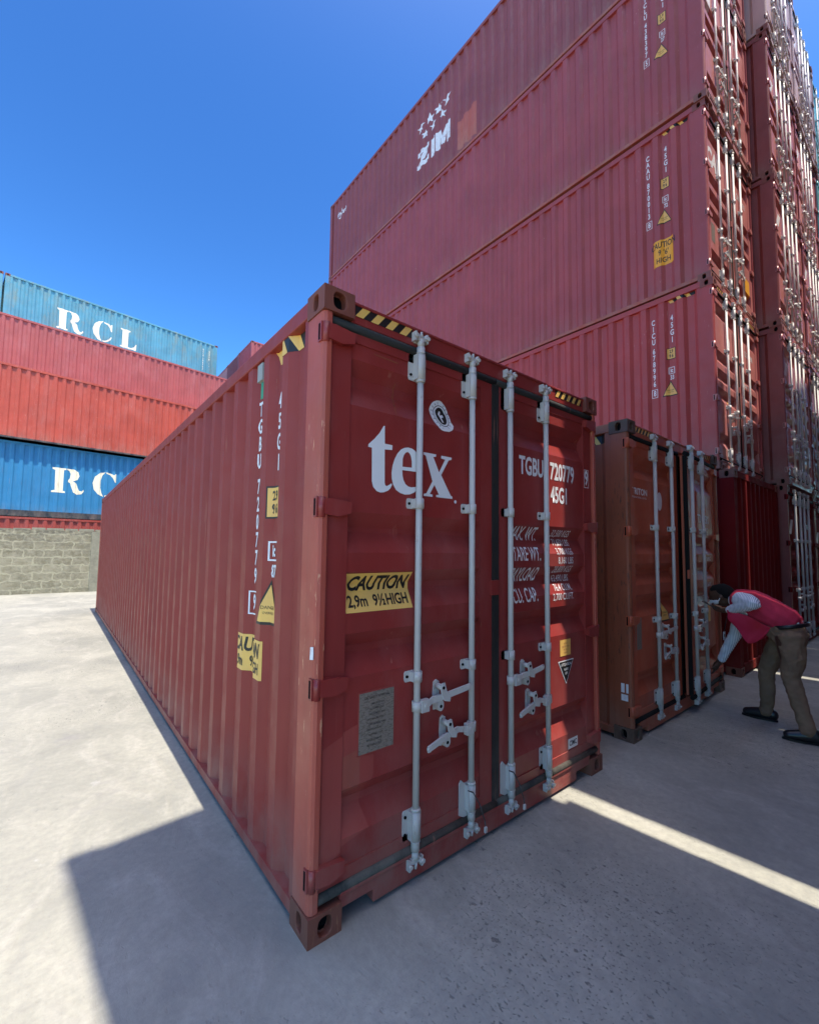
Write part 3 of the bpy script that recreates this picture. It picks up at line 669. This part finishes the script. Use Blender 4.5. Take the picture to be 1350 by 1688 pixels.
# ------------------------------------------------------------------ right-hand wall of stacks
LV = {1: 'bottom', 2: 'second level', 3: 'third level', 4: 'fourth level', 5: 'topmost'}
XS, YS = 6.43, .28
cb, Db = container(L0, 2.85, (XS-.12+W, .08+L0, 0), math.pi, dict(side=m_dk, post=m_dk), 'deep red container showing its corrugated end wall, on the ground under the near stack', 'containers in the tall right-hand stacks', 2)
for lv, code, num in ((2, 'CICU 678996 8', '33'), (3, 'CAAU 870013 8', '72'), (4, 'TCLU 438397 5', '27'), (5, 'ZCSU 892615 3', '61')):
    nm = {2: 'plum-red container with side number CICU 678996 8, just above the orange container', 3: 'plum container numbered CAAU 870013 with an orange caution sticker on its side',
          4: 'plum container whose side number ends 438397 5, just below the ZIM one', 5: 'dark plum container with white ZIM letters and stars, topmost of the near stack'}[lv]
    pr = {2: m_S[2], 3: m_br, 4: m_br, 5: m_br}[lv]
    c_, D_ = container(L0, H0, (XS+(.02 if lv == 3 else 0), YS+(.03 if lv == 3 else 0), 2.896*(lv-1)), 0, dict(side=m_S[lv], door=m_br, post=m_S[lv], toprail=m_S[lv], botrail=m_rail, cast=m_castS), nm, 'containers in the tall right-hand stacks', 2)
    wl_ = D_['wall']
    side_marks(wl_, code, num, ycode=.875, ysize=.595, hs_=.05)
    if lv == 3:
        lay(poly_mesh(rect(.30, .44)), 'caution_sticker', m_oran, wl_, 'side', .66, .76, .002)
        lay(merge([(text_mesh('CAUTION', .10, .6, .015), 0, .13), (text_mesh("9 '6'", .09, .7, .015), 0, 0), (text_mesh('HIGH', .09, .7, .015), 0, -.13)]), 'caution_lettering', m_ink, wl_, 'side', .66, .76, .0035)
        lay(text_mesh('CAI', .28, .85, .05, .2), 'owner_name', m_white, D_['L'], 'door', .36, 2.10)
        lay(poly_mesh(rect(.16, .3)), 'data_plate', m_plate, D_['L'], 'door', .30, .86)
        lay(poly_mesh(rect(.26, .34)), 'caution_sticker', m_oran, D_['R'], 'door', 2.08, .66)
    elif lv == 2:
        lay(poly_mesh(rect(.07, .30)), 'caution_sticker', m_yel, D_['L'], 'door', .72, 1.0)
        lay(poly_mesh([oval(0, 0, .06, .09)]), 'round_sticker', m_white, D_['L'], 'door', .76, 2.1)
    elif lv == 4:
        lay(poly_mesh([[(-.12, .25), (.14, .1), (.10, -.28), (-.1, -.1)]]), 'owner_mark', m_white, D_['L'], 'door', .33, 1.95)
    for i in range(4): lay(text_mesh(('MAX.GROSS', 'TARE', 'NET', 'CU.CAP.')[i], .06, .6, .012), 'weight_lettering', m_whitew, D_['R'], 'door', 1.62, 1.62-i*.13)
    lay(text_mesh(code[:-2], .10, .6, .014), 'container_number', m_white, D_['R'], 'door', 1.86, 2.2)
    if lv == 2: 
        hh = [o for o in c_.children if o.name.startswith('door_header')][0]; stripes(.42, .06, 6, hh, 'head', .40, 2.84, .7)
        stripes(.36, .06, 6, hh, 'head', 2.05, 2.84, .7)
    if lv == 5:
        # white company mark: seven stars above three slanted capitals
        def star(cx, cz, r):
            return [(cx+(r if i % 2 == 0 else r*.42)*math.cos(R(90+i*36)), cz+(r if i % 2 == 0 else r*.42)*math.sin(R(90+i*36))) for i in range(10)]
        for y, z in ((6.92, 1.98), (6.74, 1.67), (6.53, 1.95), (6.40, 1.67), (6.18, 1.97), (6.02, 1.67), (5.85, 1.98)):
            lay(poly_mesh([star(0, 0, .165 if z > 1.8 else .14)]), 'star', m_whitew, wl_, 'side', y, z)
        Zp = [(-.24, .25), (.26, .25), (.26, .14), (-.02, -.12), (.26, -.10), (.26, -.25), (-.26, -.25), (-.26, -.13), (.02, .12), (-.24, .10)]
        Ip = [(-.09, -.26), (.09, -.26), (.09, .26), (-.09, .26)]
        Mp = [(-.28, -.26), (-.12, -.26), (-.12, .06), (-.04, -.24), (.05, -.24), (.13, .06), (.13, -.26), (.29, -.26), (.29, .26), (.08, .26), (.0, -.02), (-.08, .26), (-.28, .26)]
        for pts, y in ((Zp, 6.81), (Ip, 6.40), (Mp, 6.00)): lay(poly_mesh([pts]), 'letter', m_whitew, wl_, 'side', y, 1.04)
        lay(poly_mesh([[(-.31, -.45), (.31, -.45), (.31, .42), (-.31, .30)]]), 'paint_patch', m_patchO, wl_, 'side', 5.13, .65, .001)
        lay(text_mesh('#ybro', .22, .85, .02, .35), 'owner_name', m_whitew, wl_, 'side', 11.35, 2.2)
# further columns
random.seed(3)
pal_cols = [m_br, m_br2, m_S[3], m_dk, m_hero_side, m_S[5], m_pinkgrey]
COLW = {1: 'second', 2: 'third', 3: 'fourth', 4: 'fifth'}
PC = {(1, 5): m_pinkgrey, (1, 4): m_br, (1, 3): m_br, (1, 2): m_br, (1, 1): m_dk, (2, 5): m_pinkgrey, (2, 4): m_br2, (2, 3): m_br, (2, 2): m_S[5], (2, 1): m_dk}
for ci in range(1, 5):
    for lv in range(1, 6):
        x = XS+.02+ci*2.50+random.uniform(-.012, .012); y = -.02+random.uniform(-.03, .03)
        mt = PC.get((ci, lv), m_teal if ci == 3 and lv >= 4 else random.choice(pal_cols))
        lab = '%s container in the %s column of the right-hand stacks, counted from the near one' % ({1: 'bottom', 2: 'second-lowest', 3: 'middle', 4: 'second-highest', 5: 'topmost'}[lv], COLW[ci])
        if mt is m_teal: lab = 'teal '+lab
        c_, D_ = container(L0, H0, (x, y, 2.896*(lv-1)), 0, dict(side=m_colside_shade if mt not in (m_teal, m_pinkgrey) else mt, door=mt, cast=m_castS), lab, 'containers in the tall right-hand stacks', 2)  # side colour darker than the door: shade painted in, not a second paint
        if ci < 3:
            lay(poly_mesh([[(-.16, -.12), (.02, -.12), (.18, .14), (.0, .14)]]), 'owner_mark', m_white, D_['L'], 'door', .33, random.choice((2.0, 2.15)))
            for i in range(4): lay(text_mesh(('MAX.GROSS', 'TARE', 'NET', 'CU.CAP.')[i], .06, .6, .012), 'weight_lettering', m_whitew, D_['R'], 'door', 1.62, 1.62-i*.13)
            lay(text_mesh('TRHU 41%d7%d' % (ci, lv), .10, .6, .014), 'container_number', m_white, D_['R'], 'door', 1.86, 2.2)

# ------------------------------------------------------------------ opposite row behind the viewpoint (casts the long shadow)
LW = {1: 'lowest', 2: 'second', 3: 'third', 4: 'fourth', 5: 'top'}
for ci, x0 in enumerate((-.34, 2.26, 4.715, 7.30, 9.76, 12.21, 14.67, 17.12)):
    for lv in range(1, 6):
        x = x0-(.06 if ci == 0 and lv >= 4 else 0); TR = R(5.4)
        mt = [m_hero_side, m_br, m_S[3], m_S[2], m_dk, m_red2][(ci*2+lv) % 6]
        container(L0, H0, (x+W*math.cos(TR), -2.70+W*math.sin(TR), 2.896*(lv-1)), math.pi+TR, dict(side=mt), '%s container in the %s stack of the row facing the doors across the aisle' % (LW[lv], ('first', 'second', 'third', 'fourth', 'fifth', 'sixth', 'seventh', 'eighth')[ci]),
                  'containers in the row across the aisle', 0)

# ------------------------------------------------------------------ stacks behind the wall, on the left
TH = R(8.4); U = Vector((math.cos(TH), math.sin(TH), 0)); NN = Vector((-math.sin(TH), math.cos(TH), 0))
def Lc(L, H, ur, n, z, mt, label, botrail=None, detail=0):
    p = U*ur+NN*n; p.z = z
    return container(L, H, p, R(98.4), dict(side=mt, botrail=botrail or mt), label, 'containers stacked beyond the block wall', detail)
def rcl(wall, us, z0, hh, L, mat, ur):
    k = hh
    Rl = [(.00, .0), (.50, .0), (.50, .06), (.42, .08), (.42, .92), (.50, .94), (.50, 1.), (.0, 1.), (.0, .94), (.10, .90), (.12, .10), (.0, .06)]
    Rr = [(.53, 1.), (.80, .99), (.97, .90), (1.02, .74), (.95, .58), (.78, .50), (.92, .42), (.98, .24), (1.04, .13), (1.14, .12), (1.20, .20), (1.22, .12), (1.12, .0), (.95, -.03), (.80, .05), (.73, .25), (.68, .42), (.60, .46), (.60, .54), (.66, .62), (.68, .80), (.62, .92), (.53, .94)]
    C1 = [(.52, 1.03), (.30, .98), (.10, .80), (.02, .52), (.08, .25), (.24, .06), (.48, -.03), (.40, .12), (.34, .35), (.34, .66), (.40, .88)]
    C2 = [(.55, 1.03), (.75, 1.), (.88, .93), (.94, 1.0), (.98, 1.0), (.98, .62), (.93, .62), (.84, .80), (.72, .93), (.55, .97)]
    C3 = [(.52, -.03), (.76, .02), (.93, .18), (.98, .32), (.94, .34), (.82, .16), (.66, .06), (.52, .03)]
    Lp = [(.0, 1.), (.52, 1.), (.52, .94), (.43, .90), (.42, .09), (.60, .07), (.76, .18), (.84, .34), (.88, .34), (.86, .0), (.0, .0), (.0, .06), (.10, .10), (.10, .90), (.0, .94)]
    for nm, loops, u in (('R', (Rl, Rr), us[0]), ('C', (C1, C2, C3), us[1]), ('L', (Lp,), us[2])):
        me = merge([(poly_mesh([[(a*k*.86, b*k) for a, b in lp]]), 0, 0) for lp in loops])
        lay(me, 'letter', mat, wall, 'side', ur-u, z0, .003, L=L)
def Lcode(wall, L, dz=0):
    lay(stack('RCLU 200745', .13, .10, box_last=False), 'container_number', m_cream, wall, 'side', .85, 2.35, .002, L=L)
    lay(stack('2210 ..', .16, .12, box_last=False), 'size_code', m_cream, wall, 'side', .50, 2.3, .002, L=L)
UE = 10.35
Lc(L0, 2.78, 9.6, 21.25, 0, m_red3, 'red container showing only its top strip above the block wall')
_, D = Lc(L0, 2.90, 9.6, 21.25, 2.80, m_blueA, 'bright blue container with large RCL letters, second from the ground beyond the wall', m_darkrail_gap)
put('dark_gap_strip', MB().box(.0, .05, .178, L0-.178, .0, .235).mesh('dark_gap_strip'), m_darkrail_gap, D['wall'].parent)  # dark strip standing in for the shaded gap under the blue container
rcl(D['wall'], (2.03, 3.37, 4.75), 1.04, 1.02, L0, m_cream, 9.6)
Lc(L0, 2.896, 9.6, 21.04, 5.74, m_red1, 'scuffed brick red container resting on the bright blue one', m_darkrail_gap)
for i in range(3): Lc(L0, 2.896, UE+.25, 23.72, 2.896*i, (m_red2, m_br, m_dk)[i], '%s hidden container of the middle row behind the brick red one' % ('lowest', 'second', 'third')[i])
Lc(L0, 2.896, UE+.25, 23.72, 8.688, m_red2, 'rose red container just below the weathered blue one, behind the brick red one')
LC = 9.85
for i in range(4): Lc(LC, 2.896, UE, 26.2, 2.896*i, (m_blueA, m_br, m_dk, m_red3)[i], '%s hidden container of the back row under the weathered blue one' % ('lowest', 'second', 'third', 'fourth')[i])
_, D = Lc(LC, 2.80, UE, 26.0, 11.60, m_blueC, 'weathered blue container with cream RCL letters, topmost beyond the wall', None)
rcl(D['wall'], (2.45, 3.90, 5.15), .93, 1.03, LC, m_cream, UE); Lcode(D['wall'], LC)
for i in range(4): Lc(L0, 2.896, UE-LC-.06, 26.2, 2.896*i, (m_br, m_dk, m_blueA, m_red3)[i], '%s hidden container at the far left of the back row' % ('lowest', 'second', 'third', 'fourth')[i])
Lc(L0, 2.80, UE-LC-.06, 26.0, 11.60, m_blueC, 'weathered blue container cut off by the left edge, beside the topmost one lettered RCL')
# far stacks seen over the roof of the first container
for j in range(3):
    for lv in range(5):
        mt = [m_S[3], m_br, m_S[5]][(j+lv) % 3] if lv < 4 else (m_S[3], m_S[5], m_br)[j]
        container(L0, 2.896-(.03*j if lv == 4 else 0), (7.83+L0, 25.16+j*2.5, 2.896*lv), R(90), dict(side=mt, door=m_S[3]), '%s container in the %s far stack showing over the first container\'s roof' % (LW[lv+1], ('nearest', 'middle', 'rearmost')[j]),
                  'containers in the far stacks', 0)

# ------------------------------------------------------------------ block wall
q = N('block_masonry', .9, .2)
sxyz = q.n('ShaderNodeSeparateXYZ'); q.l(q.obj, sxyz.inputs[0]); cmb = q.n('ShaderNodeCombineXYZ')
q.l(sxyz.outputs[0], cmb.inputs[0]); q.l(sxyz.outputs[2], cmb.inputs[1])
nz = q.n('ShaderNodeTexNoise'); nz.inputs['Scale'].default_value = 5; nz.inputs['Detail'].default_value = 5; q.l(q.obj, nz.inputs['Vector'])
mv = q.n('ShaderNodeMix', data_type='VECTOR'); mv.inputs[0].default_value = .17; q.l(cmb.outputs[0], mv.inputs[4]); q.l(nz.outputs['Color'], mv.inputs[5])
bk = q.n('ShaderNodeTexBrick'); q.l(mv.outputs[1], bk.inputs['Vector']); bk.inputs['Scale'].default_value = 1
bk.inputs['Brick Width'].default_value = .44; bk.inputs['Row Height'].default_value = .225; bk.inputs['Mortar Size'].default_value = .022; bk.inputs['Mortar Smooth'].default_value = .4
bk.inputs['Color1'].default_value = (.25, .222, .15, 1); bk.inputs['Color2'].default_value = (.185, .163, .11, 1); bk.inputs['Mortar'].default_value = (.36, .33, .23, 1)
top = q.ramp(sxyz.outputs[2], 1.3, 2.2)
cc = q.mix(q.mul(q.ramp(q.noise(5, 7, .75), .40, .62), .7), bk.outputs['Color'], (.36, .325, .24))
cc = q.mix(q.mul(q.ramp(q.noise(2.2, 6, .7, q.map((1, 1, 1), loc=(5, 5, 5))), .5, .68), .6), cc, (.17, .155, .115))
cc = q.mix(q.mul(q.mul(q.ramp(q.noise(4, 5, .7, q.map((1, 1, 2))), .48, .6), top), .8), cc, (.12, .11, .09))
m_wall = q.out(cc, q.noise(9, 6, .7), .6, .03)
m = MB().box(-14, 12, 18.42, 18.64, -.02, 2.22); bw = empty('block_wall', (0, 18.42, 0)); 
bw.location = (0, 0, 0)
tag(bw, 'rough grey concrete block wall at the far side of the yard', 'wall')
put('wall', m.mesh('wall'), m_wall, bw)
q = N('pilaster_concrete', .9, .2); m_pil = q.out(q.mix(q.ramp(q.noise(5, 6, .7), .35, .65), (.20, .185, .14), (.30, .28, .21)), q.noise(14, 5), .4, .01)
for x in (-9.4, -4.6, .16, 5.0, 9.6): put('pilaster', MB().box(x, x+.26, 18.37, 18.42, -.02, 2.19).mesh('pilaster'), m_pil, bw)
m = MB(); random.seed(11); x = -14
while x < 12:
    l = random.uniform(.35, .55)
    if random.random() < .75: m.box(x, x+l-.03, 18.43, 18.63, 2.22, 2.22+random.uniform(.01, .07))
    x += l
put('coping', m.mesh('coping'), m_pil, bw)

# ------------------------------------------------------------------ person
def blob(chains, name, mat, parent, vox=.012, smooth=2, extra=None):
    """chains: lists of (x,y,z,rx[,ry]) joined into one skin by voxel remeshing"""
    m = MB()
    for ch in chains:
        pts = [Vector(p[:3]) for p in ch]; rs = [p[3] for p in ch]; sub = []
        for i in range(len(pts)-1):
            n = max(1, int((pts[i+1]-pts[i]).length/.018))
            for k in range(n):
                t = k/n; sub.append((pts[i].lerp(pts[i+1], t), rs[i]+(rs[i+1]-rs[i])*t, (ch[i][4] if len(ch[i]) > 4 else 1)+((ch[i+1][4] if len(ch[i+1]) > 4 else 1)-(ch[i][4] if len(ch[i]) > 4 else 1))*t))
        sub.append((pts[-1], rs[-1], ch[-1][4] if len(ch[-1]) > 4 else 1))
        n = 14; rows = []
        for i, (p, r_, e) in enumerate(sub):
            d_ = (sub[min(i+1, len(sub)-1)][0]-sub[max(i-1, 0)][0]).normalized()
            a = Vector((1, 0, 0)); a = (a-d_*a.dot(d_)); a = a.normalized() if a.length > .2 else d_.orthogonal().normalized(); b = d_.cross(a)
            rows.append([p+a*math.cos(2*math.pi*j/n)*r_*e+b*math.sin(2*math.pi*j/n)*r_ for j in range(n)])
        # rounded ends
        def cap(row, c_, d_, r_): return [[c_+(v-c_)*math.cos(t)+d_*r_*math.sin(t)*.8 for v in row] for t in (R(35), R(65), R(85))]
        d0 = (sub[0][0]-sub[1][0]).normalized(); d1 = (sub[-1][0]-sub[-2][0]).normalized()
        rows = cap(rows[0], sub[0][0], d0, sub[0][1])[::-1]+rows+cap(rows[-1], sub[-1][0], d1, sub[-1][1])
        N_ = len(rows); vs = [v for r_ in rows for v in r_]
        m.add(vs, [(i*n+j, i*n+(j+1) % n, (i+1)*n+(j+1) % n, (i+1)*n+j) for i in range(N_-1) for j in range(n)]+[list(range(n))[::-1], [(N_-1)*n+j for j in range(n)]], 0, True)
    o = put(name, m.mesh(name, 1, True), mat, parent)
    r_ = o.modifiers.new('remesh', 'REMESH'); r_.mode = 'VOXEL'; r_.voxel_size = vox; r_.use_smooth_shade = True
    s_ = o.modifiers.new('smooth', 'SMOOTH'); s_.iterations = smooth; s_.factor = .5
    if extra:
        tx = bpy.data.textures.new(name+'_folds', 'CLOUDS'); tx.noise_scale = extra[1]
        dm = o.modifiers.new('folds', 'DISPLACE'); dm.texture = tx; dm.strength = extra[0]; dm.mid_level = .5; dm.texture_coords = 'LOCAL'
    return o
def cloth(name, c, **k):
    q = N(name, k.get('rough', .85), .2); return q.out(q.mix(q.ramp(q.noise(7, 4), .35, .7), sc3(c, .85), sc3(c, 1.15)), q.noise(40, 4), .15, .003)
m_skin = N('dark_brown_skin', .5, .4).out((.075, .035, .022)); m_hair = N('short_black_hair', .9, .2).out((.008, .007, .007))
m_trou = cloth('brown_chino', (.20, .125, .080)); m_shoe = N('black_shoe_leather', .35).out((.010, .010, .013)); m_belt = N('black_belt', .4).out((.008, .008, .01))
q = N('red_mesh_vest', .6, .3); m_vest = q.out(q.mix(q.ramp(q.noise(4, 4), .35, .7), (.50, .012, .03), (.62, .03, .09)), q.noise(60, 3), .2, .003)
m_vestp = cloth('pink_vest_back', (.48, .03, .065))
q = N('striped_shirt_cotton', .8, .2); wv = q.n('ShaderNodeTexWave', wave_type='BANDS', bands_direction='Y'); wv.inputs['Scale'].default_value = 22; wv.inputs['Distortion'].default_value = .6
q.l(q.map((1, 1, .6)), wv.inputs['Vector']); m_shirt = q.out(q.mix(q.ramp(wv.outputs['Fac'], .55, .8), (.80, .81, .86), (.33, .36, .46)), q.noise(12, 4), .3, .01)
m_mask = N('white_face_mask', .8).out((.7, .7, .72)); m_phone = N('phone_glass', .15).out((.01, .01, .012)); m_case = N('white_phone_case', .5).out((.6, .6, .62))
P0 = (4.55, -.62, 0)
pe = empty('person', P0); tag(pe, 'man in red vest, striped shirt and brown trousers bending towards the container doors', 'person')
holder = pe
def rel(ch): return [(p[0]-P0[0], p[1]-P0[1], p[2]-P0[2])+tuple(p[3:]) for p in ch]
# joints (metres)
hipC = (4.56, -.72, .93); chest = (4.58, -.46, 1.14); neck = (4.59, -.30, 1.20); head = (4.59, -.20, 1.22)
shL, elL, wrL = (4.41, -.44, 1.22), (4.33, -.52, 1.165+.02), (4.48, -.30, 1.085)
elL = (4.30, -.56, 1.19)
shR, elR, wrR = (4.76, -.36, 1.10), (4.83, -.26, .80), (4.86, -.10, .48)
hipL, knL, anL = (4.46, -.76, .88), (4.40, -.80, .53), (4.34, -.92, .11)
hipR, knR, anR = (4.67, -.68, .87), (4.70, -.56, .49), (4.72, -.53, .10)
def fingers(w_, dirv, spread, n=4, ln=.075, r_=.0085, curl=Vector((0, 0, -1))):
    out = []; dirv = Vector(dirv).normalized(); spread = Vector(spread)
    for i in range(n):
        b = Vector(w_)+spread*(i-1.5)*.020; l = ln*(.85, 1., .95, .75)[i]
        p1 = b+dirv*l*.5; p2 = p1+(dirv*.75+curl*.5).normalized()*l*.3; p3 = p2+(dirv*.3+curl).normalized()*l*.25
        out.append([(*b, r_+.001), (*p1, r_), (*p2, r_*.92), (*p3, r_*.8)])
    return out
Rv = Vector
body = [[(*hipC, .12, 1.1), (*chest, .12, 1.25), (*neck, .055)], [(*neck, .055), (4.59, -.245, 1.20, .058)],
        [(4.59, -.255, 1.235, .082, .95), (4.59, -.205, 1.245, .092, .88), (4.59, -.16, 1.225, .085, .82)],      # skull
        [(4.59, -.235, 1.17, .058, .95), (4.59, -.175, 1.165, .052, .9), (4.59, -.150, 1.15, .035, .9)],              # jaw
        [(4.59, -.125, 1.20, .018), (4.59, -.103, 1.175, .014)],                                                   # nose
        [(4.507, -.225, 1.215, .016, .6), (4.505, -.228, 1.195, .012, .6)], [(4.673, -.225, 1.215, .016, .6), (4.675, -.228, 1.195, .012, .6)],
        [(*shL, .055), (*elL, .042), (*wrL, .030)], [(*shR, .055), (*elR, .042), (*wrR, .028)],
        [(*wrL, .028), (4.495, -.245, 1.080, .033, .6), (4.505, -.205, 1.085, .030, .6)],
        [(*wrR, .027), (4.865, -.065, .43, .034, .6), (4.865, -.045, .385, .030, .6)],
        [(*hipL, .09), (*knL, .055), (*anL, .042)], [(*hipR, .09), (*knR, .055), (*anR, .042)]]
body += fingers((4.505, -.20, 1.09), (0, .8, .25), (.0, .1, .9), curl=Rv((.2, -.2, .3)))
body += [[(4.50, -.245, 1.095, .011), (4.475, -.205, 1.115, .010), (4.48, -.175, 1.125, .008)]]
body += fingers((4.865, -.045, .385), (0, .25, -1), (.9, .2, 0), curl=Rv((0, .9, -.3)))
body += [[(4.835, -.075, .44, .011), (4.815, -.045, .40, .010), (4.82, -.02, .375, .008)]]
bo = blob([rel(c) for c in body], 'body', m_skin, holder, .0075, 1)
blob([rel([(4.59, -.262, 1.245, .086, .97), (4.59, -.215, 1.262, .093, .90), (4.59, -.165, 1.262, .076, .88)])], 'hair', m_hair, holder, .009, 1)
e = MB(); e.tube((.018, .475, .592), (.018, .485, .590), .010, n=8); e.tube((.062, .475, .592), (.062, .485, .590), .010, n=8)
# face mask under the chin / over the cheek, with ear strap
blob([rel([(4.525, -.19, 1.155, .022, .5), (4.59, -.120, 1.145, .030, .9), (4.655, -.19, 1.155, .022, .5)]), rel([(4.505, -.222, 1.20, .007), (4.513, -.20, 1.165, .007), (4.527, -.185, 1.15, .008)])], 'face_mask', m_mask, holder, .007, 1)
# trousers
blob([rel(c) for c in ([(4.56, -.70, .97, .145, 1.15), (4.56, -.78, .88, .15, 1.15)],
     [(4.47, -.79, .89, .118), (4.43, -.81, .70, .096), (4.40, -.79, .54, .074), (4.375, -.84, .35, .066), (4.345, -.90, .14, .060), (4.34, -.905, .09, .070)],
     [(4.66, -.72, .89, .112), (4.69, -.62, .68, .092), (4.70, -.55, .50, .072), (4.71, -.55, .30, .063), (4.72, -.535, .13, .058), (4.72, -.53, .085, .068)])],
     'trousers', m_trou, holder, .009, 2, (.030, .09))
# shirt: torso, collar, sleeves
blob([rel(c) for c in ([(4.56, -.76, .99, .135, 1.15), (4.57, -.60, 1.08, .13, 1.22), (4.585, -.45, 1.155, .135, 1.3), (4.59, -.33, 1.19, .075, 1.2)],
     [(4.44, -.42, 1.20, .085), (4.37, -.50, 1.20, .075), (*elL, .060), (4.39, -.43, 1.14, .052), (4.46, -.325, 1.095, .042), (4.465, -.318, 1.092, .044)],
     [(4.74, -.38, 1.12, .080), (4.79, -.31, .95, .068), (*elR, .060), (4.85, -.17, .62, .050), (4.86, -.115, .505, .040), (4.86, -.112, .50, .042)])],
     'shirt', m_shirt, holder, .009, 1, (.016, .06))
# vest: shell over the torso plus loose hanging front
blob([rel(c) for c in ([(4.562, -.755, 1.01, .140, 1.22), (4.575, -.60, 1.095, .150, 1.26), (4.585, -.47, 1.165, .142, 1.28), (4.59, -.38, 1.195, .115, 1.3)],)],
     'vest', m_vestp, holder, .010, 2, (.012, .06))
random.seed(5)
for sx_, x in ((1, 4.42), (-1, 4.72)):
    top_ = [(-.30, 1.10), (-.38, 1.08), (-.48, 1.06), (-.58, 1.00), (-.66, .965)]; bot_ = [(-.30, 1.0), (-.38, .90), (-.46, .77), (-.53, .80), (-.62, .90)]
    rows = []; vf = MB()
    for i in range(9):
        t = i/8*4; a = int(min(t, 3)); f_ = t-a; row = []
        tp = [top_[a][k]+(top_[a+1][k]-top_[a][k])*f_ for k in (0, 1)]; bt = [bot_[a][k]+(bot_[a+1][k]-bot_[a][k])*f_ for k in (0, 1)]
        for j in range(7):
            s_ = j/6; row.append((x-P0[0]+.018*math.sin(i*1.7+j*.8)*s_+sx_*.04*s_, tp[0]+(bt[0]-tp[0])*s_-P0[1], tp[1]+(bt[1]-tp[1])*s_))
        rows.append(row)
    vf.sheet(rows, 0, True)
    o = put('vest_front', vf.mesh('vest_front'), m_vest, holder)
    sd = o.modifiers.new('t', 'SOLIDIFY'); sd.thickness = .006; sb = o.modifiers.new('s', 'SUBSURF'); sb.levels = 1; sb.render_levels = 2
bx_ = MB(); rows = []; cB = Vector((4.56, -.765, .985)); ax = Vector((0, .22, .97)).normalized(); ay = Vector((1, 0, 0)); az = ay.cross(ax)
for k_, (rr_, hh_) in enumerate(((.142, -.018), (.153, -.018), (.153, .018), (.142, .018))):
    rows.append([cB-Vector(P0)+ay*math.cos(2*math.pi*j/32)*rr_*1.16+az*math.sin(2*math.pi*j/32)*rr_*1.02+ax*hh_ for j in range(33)])
bx_.sheet(rows, 0, True); put('belt', bx_.mesh('belt'), m_belt, holder)
for nm, hx, hy, tx, ty, hz in (('R', 4.72, -.585, 4.715, -.325, 0), ('L', 4.355, -.985, 4.285, -.745, 0)):
    d_ = Vector((tx-hx, ty-hy, 0)).normalized(); n_ = Vector((hx, hy, .05))
    ch = [(hx, hy, .064, .052, .85), (*(n_+d_*.07+Vector((0, 0, .012))), .058, .88), (hx+d_.x*.15, hy+d_.y*.15, .052, .048, 1.0), (hx+d_.x*.225, hy+d_.y*.225, .042, .038, 1.15)]
    blob([rel(ch), rel([(hx+d_.x*.03, hy+d_.y*.03, .10, .042), (hx+d_.x*.05, hy+d_.y*.05, .06, .045)])], 'shoe', m_shoe, holder, .008, 1)
    so_ = MB(); pts = []
    L_ = 14
    for k in range(2*L_):
        t = math.pi*2*k/(2*L_); l = .15*math.cos(t); w__ = .046*math.sin(t)*(1.1 if l > 0 else .85)
        c_ = Vector((hx, hy, 0))+d_*(.115+l)+Vector((-d_.y, d_.x, 0))*w__; pts.append((c_.x-P0[0], c_.y-P0[1]))
    so_.prism(pts, 2, .001, .018); put('shoe_sole', so_.mesh('shoe_sole'), m_shoe, holder)
# id badge on a lanyard
bd = MB(); bd.box(4.60-P0[0], 4.655-P0[0], -.215-P0[1], -.211-P0[1], .755, .84); put('id_badge', bd.mesh('id_badge'), m_case, holder)
bd = MB(); bd.path([(4.63-P0[0], -.213-P0[1], .84), (4.60-P0[0], -.25-P0[1], 1.0), (4.60-P0[0], -.29-P0[1], 1.13)], .004, 6); put('lanyard', bd.mesh('lanyard'), m_belt, holder)
bd = MB(); bd.box(4.615-P0[0], 4.640-P0[0], -.217-P0[1], -.2155-P0[1], .785, .815); put('badge_photo', bd.mesh('badge_photo'), m_ink, holder)
# phone held up in the left hand
ph = empty('mobile_phone', (4.515, -.125, 1.118)); tag(ph, 'dark phone held up to the doors in the bending man\'s hand', 'phone')
m = MB(); m.box(-.036, .036, -.075, .075, -.0045, .0045); b = put('phone_body', m.mesh('phone_body'), m_ink, ph, .003)
m = MB(); m.box(-.033, .033, -.071, .071, .0045, .0060); s_ = put('screen', m.mesh('screen'), m_phone, ph)
ph.rotation_euler = (R(28), R(6), R(4))
